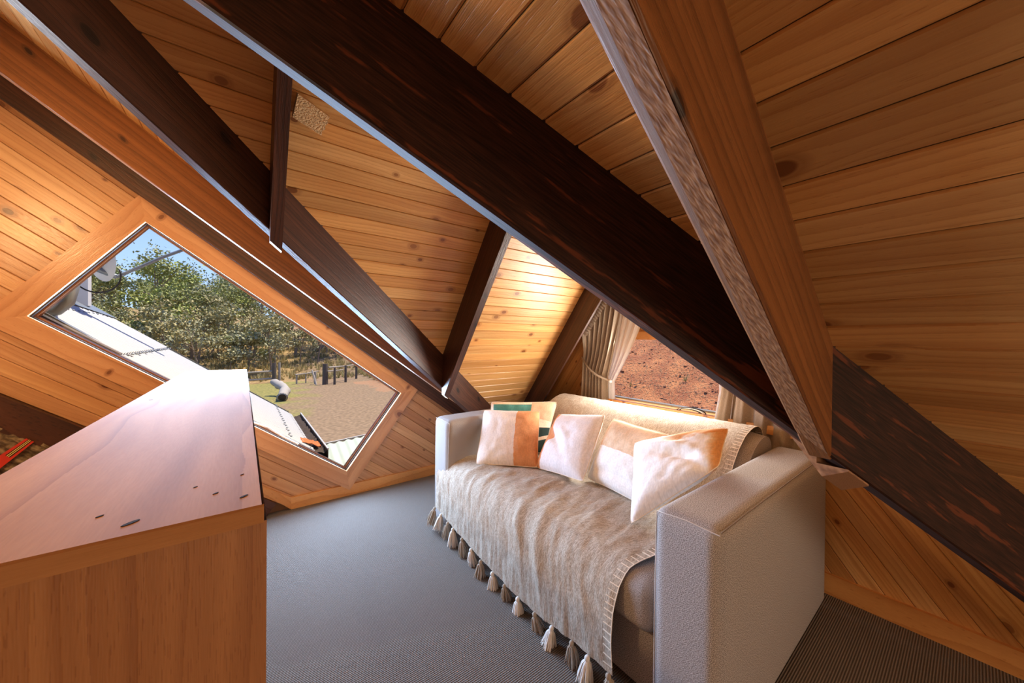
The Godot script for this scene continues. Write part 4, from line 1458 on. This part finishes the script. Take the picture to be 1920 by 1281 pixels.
func tuft_mesh() -> ArrayMesh:
	var mb := MB.new()
	for k in 22:
		var a := rng.randf() * TAU
		var d := Vector3(cos(a), 0, sin(a))
		var h := rng.randf_range(0.25, 0.55)
		var w := d.cross(Vector3.UP) * 0.02
		mb.col = lin(0.42, 0.32, 0.13).srgb_to_linear() if rng.randf() < 0.7 else Color(0.16, 0.18, 0.07)
		var b := d * rng.randf_range(0.0, 0.12)
		mb.tri(b - w, b + w, b + d * rng.randf_range(0.05, 0.3) + Vector3(0, h, 0))
	return mb.mesh()

func gum_tree(sd: int, tall: float, spread: float, leafy: int, greens: Array) -> Array:
	var r := RandomNumberGenerator.new()
	r.seed = sd
	var st := SurfaceTool.new()
	st.begin(Mesh.PRIMITIVE_TRIANGLES)
	var tips := []
	var lean := Vector3(r.randf_range(-0.12, 0.12), 0, r.randf_range(-0.12, 0.12))
	var trunk := []
	var rad := []
	for k in 7:
		var f := k / 6.0
		trunk.append(Vector3(lean.x * tall * f + 0.12 * sin(f * 5.0 + sd), tall * 0.72 * f, lean.z * tall * f + 0.12 * cos(f * 4.0 + sd)))
		rad.append(0.19 * tall / 12.0 * (1.0 - 0.72 * f))
	st.append_from(tube(trunk, rad, 7), 0, Transform3D())
	for k in 9:
		var f := r.randf_range(0.28, 1.0)
		var b: Vector3 = trunk[0].lerp(trunk[6], f)
		var a := r.randf() * TAU
		var l := spread * r.randf_range(0.5, 1.0) * (1.15 - 0.4 * f)
		var e := b + Vector3(cos(a) * l, tall * r.randf_range(0.08, 0.24), sin(a) * l)
		var m := b.lerp(e, 0.5) - Vector3(0, 0.15, 0)
		st.append_from(tube([b, m, e], [0.07 * tall / 12.0, 0.05 * tall / 12.0, 0.02], 5), 0, Transform3D())
		tips.append(e)
		tips.append(m.lerp(e, 0.5) + Vector3(0, 0.3, 0))
	tips.append(trunk[6] + Vector3(0, tall * 0.18, 0))
	tips.append(trunk[6] + Vector3(0.5, tall * 0.08, 0.2))
	var mb := MB.new()
	for t: Vector3 in tips:
		var size := spread * r.randf_range(0.30, 0.50)
		var tone: Color = greens[r.randi() % greens.size()]
		for k in leafy:
			var d := Vector3(r.randfn(), r.randfn() * 0.62, r.randfn()) * size * 0.52
			var c := t + d
			var x := Vector3(r.randfn(), r.randfn(), r.randfn()).normalized()
			var y := x.cross(Vector3(r.randfn(), r.randfn(), r.randfn())).normalized()
			var s := r.randf_range(0.10, 0.24)
			mb.col = tone * r.randf_range(0.75, 1.3)
			mb.tri(c - x * s, c + y * s * 0.55, c + x * s)
			mb.tri(c - x * s, c + x * s, c - y * s * 0.55)
	return [st.commit(), mb.mesh()]

func build_trees() -> void:
	var olive := Color(0.24, 0.25, 0.085)
	var grey := Color(0.29, 0.28, 0.15)
	var bright := Color(0.32, 0.35, 0.09)
	var warm := Color(0.36, 0.30, 0.13)
	var kinds := [
		[gum_tree(1, 13.5, 3.4, 130, [olive, bright, olive]), "tall olive gum tree"],
		[gum_tree(2, 11.0, 3.2, 120, [grey, olive, warm]), "grey green gum tree"],
		[gum_tree(3, 9.0, 2.8, 110, [bright, olive]), "bright green gum tree"],
		[gum_tree(4, 8.0, 2.6, 60, [grey, warm, grey]), "sparse grey gum tree"],
		[gum_tree(5, 5.0, 2.2, 100, [grey, olive, warm]), "low bushy grey shrub"]]
	var spots := []
	var r := RandomNumberGenerator.new()
	r.seed = 77
	# rows from the front of the wood to the back, spread over what the window shows
	for row in 7:
		var u := 43.0 + row * 5.5
		var n := 9 if row > 1 else 13
		for k in n:
			var f := (k + 0.5 + r.randf_range(-0.3, 0.3)) / n
			var v := lerpf(-0.30, 0.24, f) * (u + 4.0)
			var kind := 0
			if row == 0: kind = [4, 3, 3, 4, 3][r.randi() % 5]
			elif row == 1: kind = [2, 3, 1, 3, 4][r.randi() % 5]
			else: kind = [0, 1, 0, 2, 1][r.randi() % 5]
			if row == 0 and v > 3.5: continue
			if row < 2 and v > 9.0: continue
			spots.append([u + r.randf_range(-2, 2), v, kind, r.randf_range(0.62, 1.0), row])
	var rows := ["front row", "second row", "third row back", "fourth row back", "fifth row back", "sixth row back", "last row"]
	for k in spots.size():
		var s: Array = spots[k]
		var kd: Array = kinds[s[2]]
		var f: float = s[1] / s[0]
		var by := "beside the satellite dish"
		if f > 0.09: by = "above the dark post fence"
		elif f > 0.02: by = "above the hollow log"
		elif f > -0.08: by = "above the end of the half wall"
		elif f > -0.19: by = "right of the satellite dish"
		var size := "smaller " if s[3] < 0.75 else ("larger " if s[3] > 0.9 else "")
		var label := "%s%s, %s, %s" % [size, kd[1], rows[s[4]], by]
		var o := thing("gum_tree" if s[2] != 4 else "shrub", label, "tree" if s[2] != 4 else "shrub", "gum trees on the slope")
		o.position = W(s[0], s[1], land(s[0], s[1]) - 0.1)
		o.rotation.y = r.randf() * TAU
		o.scale = Vector3.ONE * s[3]
		put("trunk", kd[0][0], M.bark, o)
		put("crown", kd[0][1], M.leaf, o)

func post(parent: Node, u: float, v: float, h: float, rad: float, mat: Material, tilt := 0.0) -> void:
	var z := land(u, v) - 0.1
	put("post", tube([W(u, v, z), W(u, v + tilt * h, z + h + 0.1)], [rad, rad * 0.9], 8), mat, parent)

func rail(parent: Node, a: Vector3, b: Vector3, rad: float, mat: Material) -> void:
	var m := (a + b) / 2 + Vector3(0, -0.03, 0.02)
	put("rail", tube([a, m, b], [rad, rad * 0.9, rad * 0.8], 7), mat, parent)

func build_fence() -> void:
	var f1 := thing("rail_fence", "grey bush-pole rail fence with two rails left of the log", "fence")
	post(f1, 36.2, 2.15, 1.65, 0.17, M.weathered_dark)
	post(f1, 36.6, 2.55, 1.65, 0.10, M.weathered)
	post(f1, 36.5, -0.6, 1.3, 0.12, M.weathered)
	for z in [0.85, 0.22]:
		rail(f1, W(36.3, 2.2, ZG + z + 0.15), W(36.6, -4.0, ZG + z), 0.085, M.weathered)
	var f2 := thing("rail_fence", "dark post and rail fence beside the dirt road", "fence")
	for q in [[32.6, 5.45, 1.75, 0.22], [32.0, 6.05, 1.4, 0.10], [33.2, 7.15, 1.45, 0.11], [35.2, 8.5, 1.45, 0.10]]:
		post(f2, q[0], q[1], q[2], q[3], M.weathered_dark)
	rail(f2, W(32.5, 5.7, ZG + 1.42), W(35.3, 8.6, land(35.2, 8.5) + 1.35), 0.07, M.weathered)
	rail(f2, W(32.4, 5.6, ZG + 1.12), W(33.0, 6.9, ZG + 1.15), 0.06, M.weathered)
	var f3 := thing("rail_fence", "low sagging rail on thin posts at the end of the yard", "fence")
	for q in [[34.3, 3.6, 0.8, 0.07], [34.6, 4.3, 0.75, 0.05], [34.9, 5.0, 0.8, 0.06], [33.8, 4.9, 1.0, 0.09]]:
		post(f3, q[0], q[1], q[2], q[3], M.weathered)
	rail(f3, W(34.2, 3.5, ZG + 0.78), W(34.9, 5.3, ZG + 0.95), 0.06, M.weathered)
	var pl := thing("leaning_picket", "pale picket leaning between the fence posts", "post")
	put("picket", tube([W(33.0, 4.85, ZG), W(33.0, 4.55, ZG + 1.2)], [0.07, 0.06], 7), std(rgb(200, 190, 176), 0.9), pl)
	# bent hollow log
	var lg := thing("hollow_log", "bent grey hollow log lying in the grass by the roof", "log")
	var pts := []
	var rad := []
	var lr := RandomNumberGenerator.new()
	lr.seed = 9
	for k in 14:
		var f := k / 13.0
		pts.append(W(25.6 + 2.9 * f, 1.90 + 0.36 * sin(f * 2.8) - 0.42 * f * f + lr.randf_range(-0.04, 0.04), ZG + 0.26 + 0.66 * f + lr.randf_range(-0.04, 0.04)))
		rad.append((0.28 - 0.03 * f + lr.randf_range(-0.04, 0.04)) * (0.75 if k == 13 else 1.0))
	put("bark", tube(pts, rad, 14), std(rgb(160, 153, 144), 0.95), lg)
	var d: Vector3 = (pts[0] - pts[1]).normalized()
	put("hollow", tube([pts[0], pts[0] + d * 0.02], [0.22, 0.22], 14), M.litter, lg)

func build_lower_roofs() -> void:
	var k1 := 0.712
	var u0 := UA + 0.14
	var u1 := 5.02
	var ve := 0.44
	var rf := thing("corrugated_roof", "white corrugated iron roof stepping down outside the tilted window", "roof")
	var up := func(u: float, v: float, h: float) -> Vector3: return W(u, v + h * SA, k1 - TA * v + h * CA)
	var spans := [[-2.6, -0.62], [-0.66, ve + 0.03]]
	for q in spans:
		for s in 2:
			var a0 := lerpf(u0, u1, s * 0.5)
			var a1 := lerpf(u0, u1, s * 0.5 + 0.5)
			put("iron_sheet", corrugated(120, 2, func(a: float, b: float, h: float) -> Vector3:
				return up.call(lerpf(a0, a1, a), lerpf(q[0], q[1], b), h + (0.012 if q[0] < -1 else 0.0)), 12.0, 0.011), M.zinc, rf)
	for row in [-1.02, -0.60, 0.30]:
		for k in 16:
			var sc := SphereMesh.new()
			sc.radius = 0.010
			sc.height = 0.014
			sc.radial_segments = 6
			sc.rings = 3
			put("screw", sc, M.galv, rf).position = up.call(lerpf(u0 + 0.05, u1 - 0.05, k / 15.0), row, 0.022)
	var fl := MB.new()
	fl.quad(up.call(u1 - 0.03, -2.6, 0.02), up.call(u1 - 0.03, ve, 0.02), up.call(u1 + 0.03, ve, 0.0), up.call(u1 + 0.03, -2.6, 0.0), Vector3.UP)
	fl.quad(up.call(u1 + 0.03, -2.6, 0.0), up.call(u1 + 0.03, ve, 0.0), up.call(u1 + 0.03, ve, -0.12), up.call(u1 + 0.03, -2.6, -0.12), W(1, 0, 0))
	put("barge_flashing", fl.mesh(), M.zinc, rf)
	# flashing tray around the dish bracket
	var tray := MB.new()
	tray.quad(up.call(4.25, -1.30, 0.030), up.call(u1 + 0.02, -1.30, 0.030), up.call(u1 + 0.02, -0.98, 0.030), up.call(4.25, -1.12, 0.030), Vector3.UP)
	put("flashing_tray", tray.mesh(), M.galv, rf)
	var vp := thing("roof_vent", "pale square vent stack standing on the white roof by the dish", "vent")
	var vm := MB.new()
	vm.box(W(4.75, -1.12, 1.72), W(0.045, 0, 0), W(0, 0.045, 0), W(0, 0, 0.16))
	put("stack", vm.mesh(), M.dish, vp)
	# gutter full of leaf litter
	var gt := thing("gutter", "black gutter choked with leaf litter along the edge of the white roof", "gutter")
	var gm := MB.new()
	var ze := k1 - TA * ve
	gm.box(W(4.15, ve + 0.07, ze - 0.10), W(0.88, 0, 0), W(0, 0.06, 0), W(0, 0, 0.006))
	gm.box(W(4.15, ve + 0.13, ze - 0.06), W(0.88, 0, 0), W(0, 0.004, 0), W(0, 0, 0.04))
	gm.box(W(4.15, ve + 0.01, ze - 0.05), W(0.88, 0, 0), W(0, 0.004, 0), W(0, 0, 0.05))
	put("trough", gm.mesh(), M.gasket, gt)
	var rimm := MB.new()
	rimm.box(W(4.15, ve + 0.132, ze - 0.016), W(0.88, 0, 0), W(0, 0.006, 0), W(0, 0, 0.005))
	put("rim", rimm.mesh(), M.zinc, gt)
	var lt := noise(601, 1.0, 2)
	put("leaf_litter", sheet(60, 6, func(a: float, b: float) -> Vector3:
		return W(lerpf(3.3, 5.0, a), ve + lerpf(0.015, 0.125, b), ze - 0.045 + 0.03 * lt.get_noise_2d(a * 60.0, b * 6.0)), func(a: float, b: float) -> Vector2: return Vector2(a, b)), M.litter, gt)
	put("fallen_leaves", sheet(20, 6, func(a: float, b: float) -> Vector3:
		return W(lerpf(3.40, 3.56, a), ve + lerpf(-0.04, 0.10, b), ze - 0.01 + lerpf(0.05, -0.01, b) + 0.025 * lt.get_noise_2d(a * 30.0, b * 12.0)), func(a: float, b: float) -> Vector2: return Vector2(a, b)), M.rust, gt)
	# low verandah roof under the gable
	var r2 := thing("verandah_roof", "pale green corrugated verandah roof below the tilted window", "roof")
	put("iron_sheet", corrugated(160, 2, func(a: float, b: float, h: float) -> Vector3:
		return W(lerpf(UA + 0.14, 3.69, b), lerpf(0.56, 2.6, a), lerpf(0.150, 0.288, b) + 0.07 * (lerpf(0.56, 2.6, a) - 0.56) + h), 26.0, 0.007), M.zinc_green, r2)
	var em := MB.new()
	em.quad(W(3.70, 0.56, 0.30), W(3.70, 2.6, 0.44), W(3.72, 2.6, 0.44), W(3.72, 0.56, 0.30), Vector3.UP)
	em.quad(W(3.70, 0.56, 0.30), W(3.70, 2.6, 0.44), W(3.70, 2.6, 0.36), W(3.70, 0.56, 0.22), W(-1, 0, 0))
	put("edge_trim", em.mesh(), M.zinc, r2)

func build_dish() -> void:
	var o := thing("satellite_dish", "grey satellite dish on a bent bracket above the white roof", "satellite dish")
	var c := W(4.3, -0.960, 1.97)
	var face := W(0.55, 0.80, 0.20).normalized()
	var x := face.cross(Vector3.UP).normalized()
	var y := x.cross(face).normalized()
	put("reflector", sheet(28, 8, func(a: float, b: float) -> Vector3:
		var r := 0.215 * b
		return c + x * cos(a * TAU) * r + y * sin(a * TAU) * r * 1.1 + face * 0.035 * b * b, func(a: float, b: float) -> Vector2: return Vector2(a, b), true), M.dish, o)
	put("back_bracket", tube([c - face * 0.04 - y * 0.02, c - face * 0.05 - y * 0.10, W(4.3, -0.825, 1.785)], [0.02, 0.026, 0.02], 8), M.galv, o)
	put("feed_arm", tube([W(4.3, -0.83, 1.785), W(4.3, -0.70, 1.88), W(4.3, -0.56, 1.985), W(4.3, -0.40, 2.09), W(4.3, -0.20, 2.16)], 0.013, 8), M.galv, o)
	put("mast", tube([W(3.33, -1.02, 1.41), W(3.33, -0.945, 1.420), W(3.33, -0.885, 1.448), W(3.33, -0.842, 1.500), W(3.33, -0.824, 1.588), W(3.40, -0.83, 1.70), W(3.75, -0.90, 1.84), W(4.3, -1.0, 1.92)], 0.030, 10), M.galv, o)
	var loop := []
	for k in 17:
		var a := lerpf(-0.4, 2.9, k / 16.0)
		loop.append(W(4.28, -0.93 + 0.13 * cos(a), 1.79 - 0.16 * sin(a) * 0.9))
	put("cable", tube(loop, 0.006, 6), M.cable_black, o)
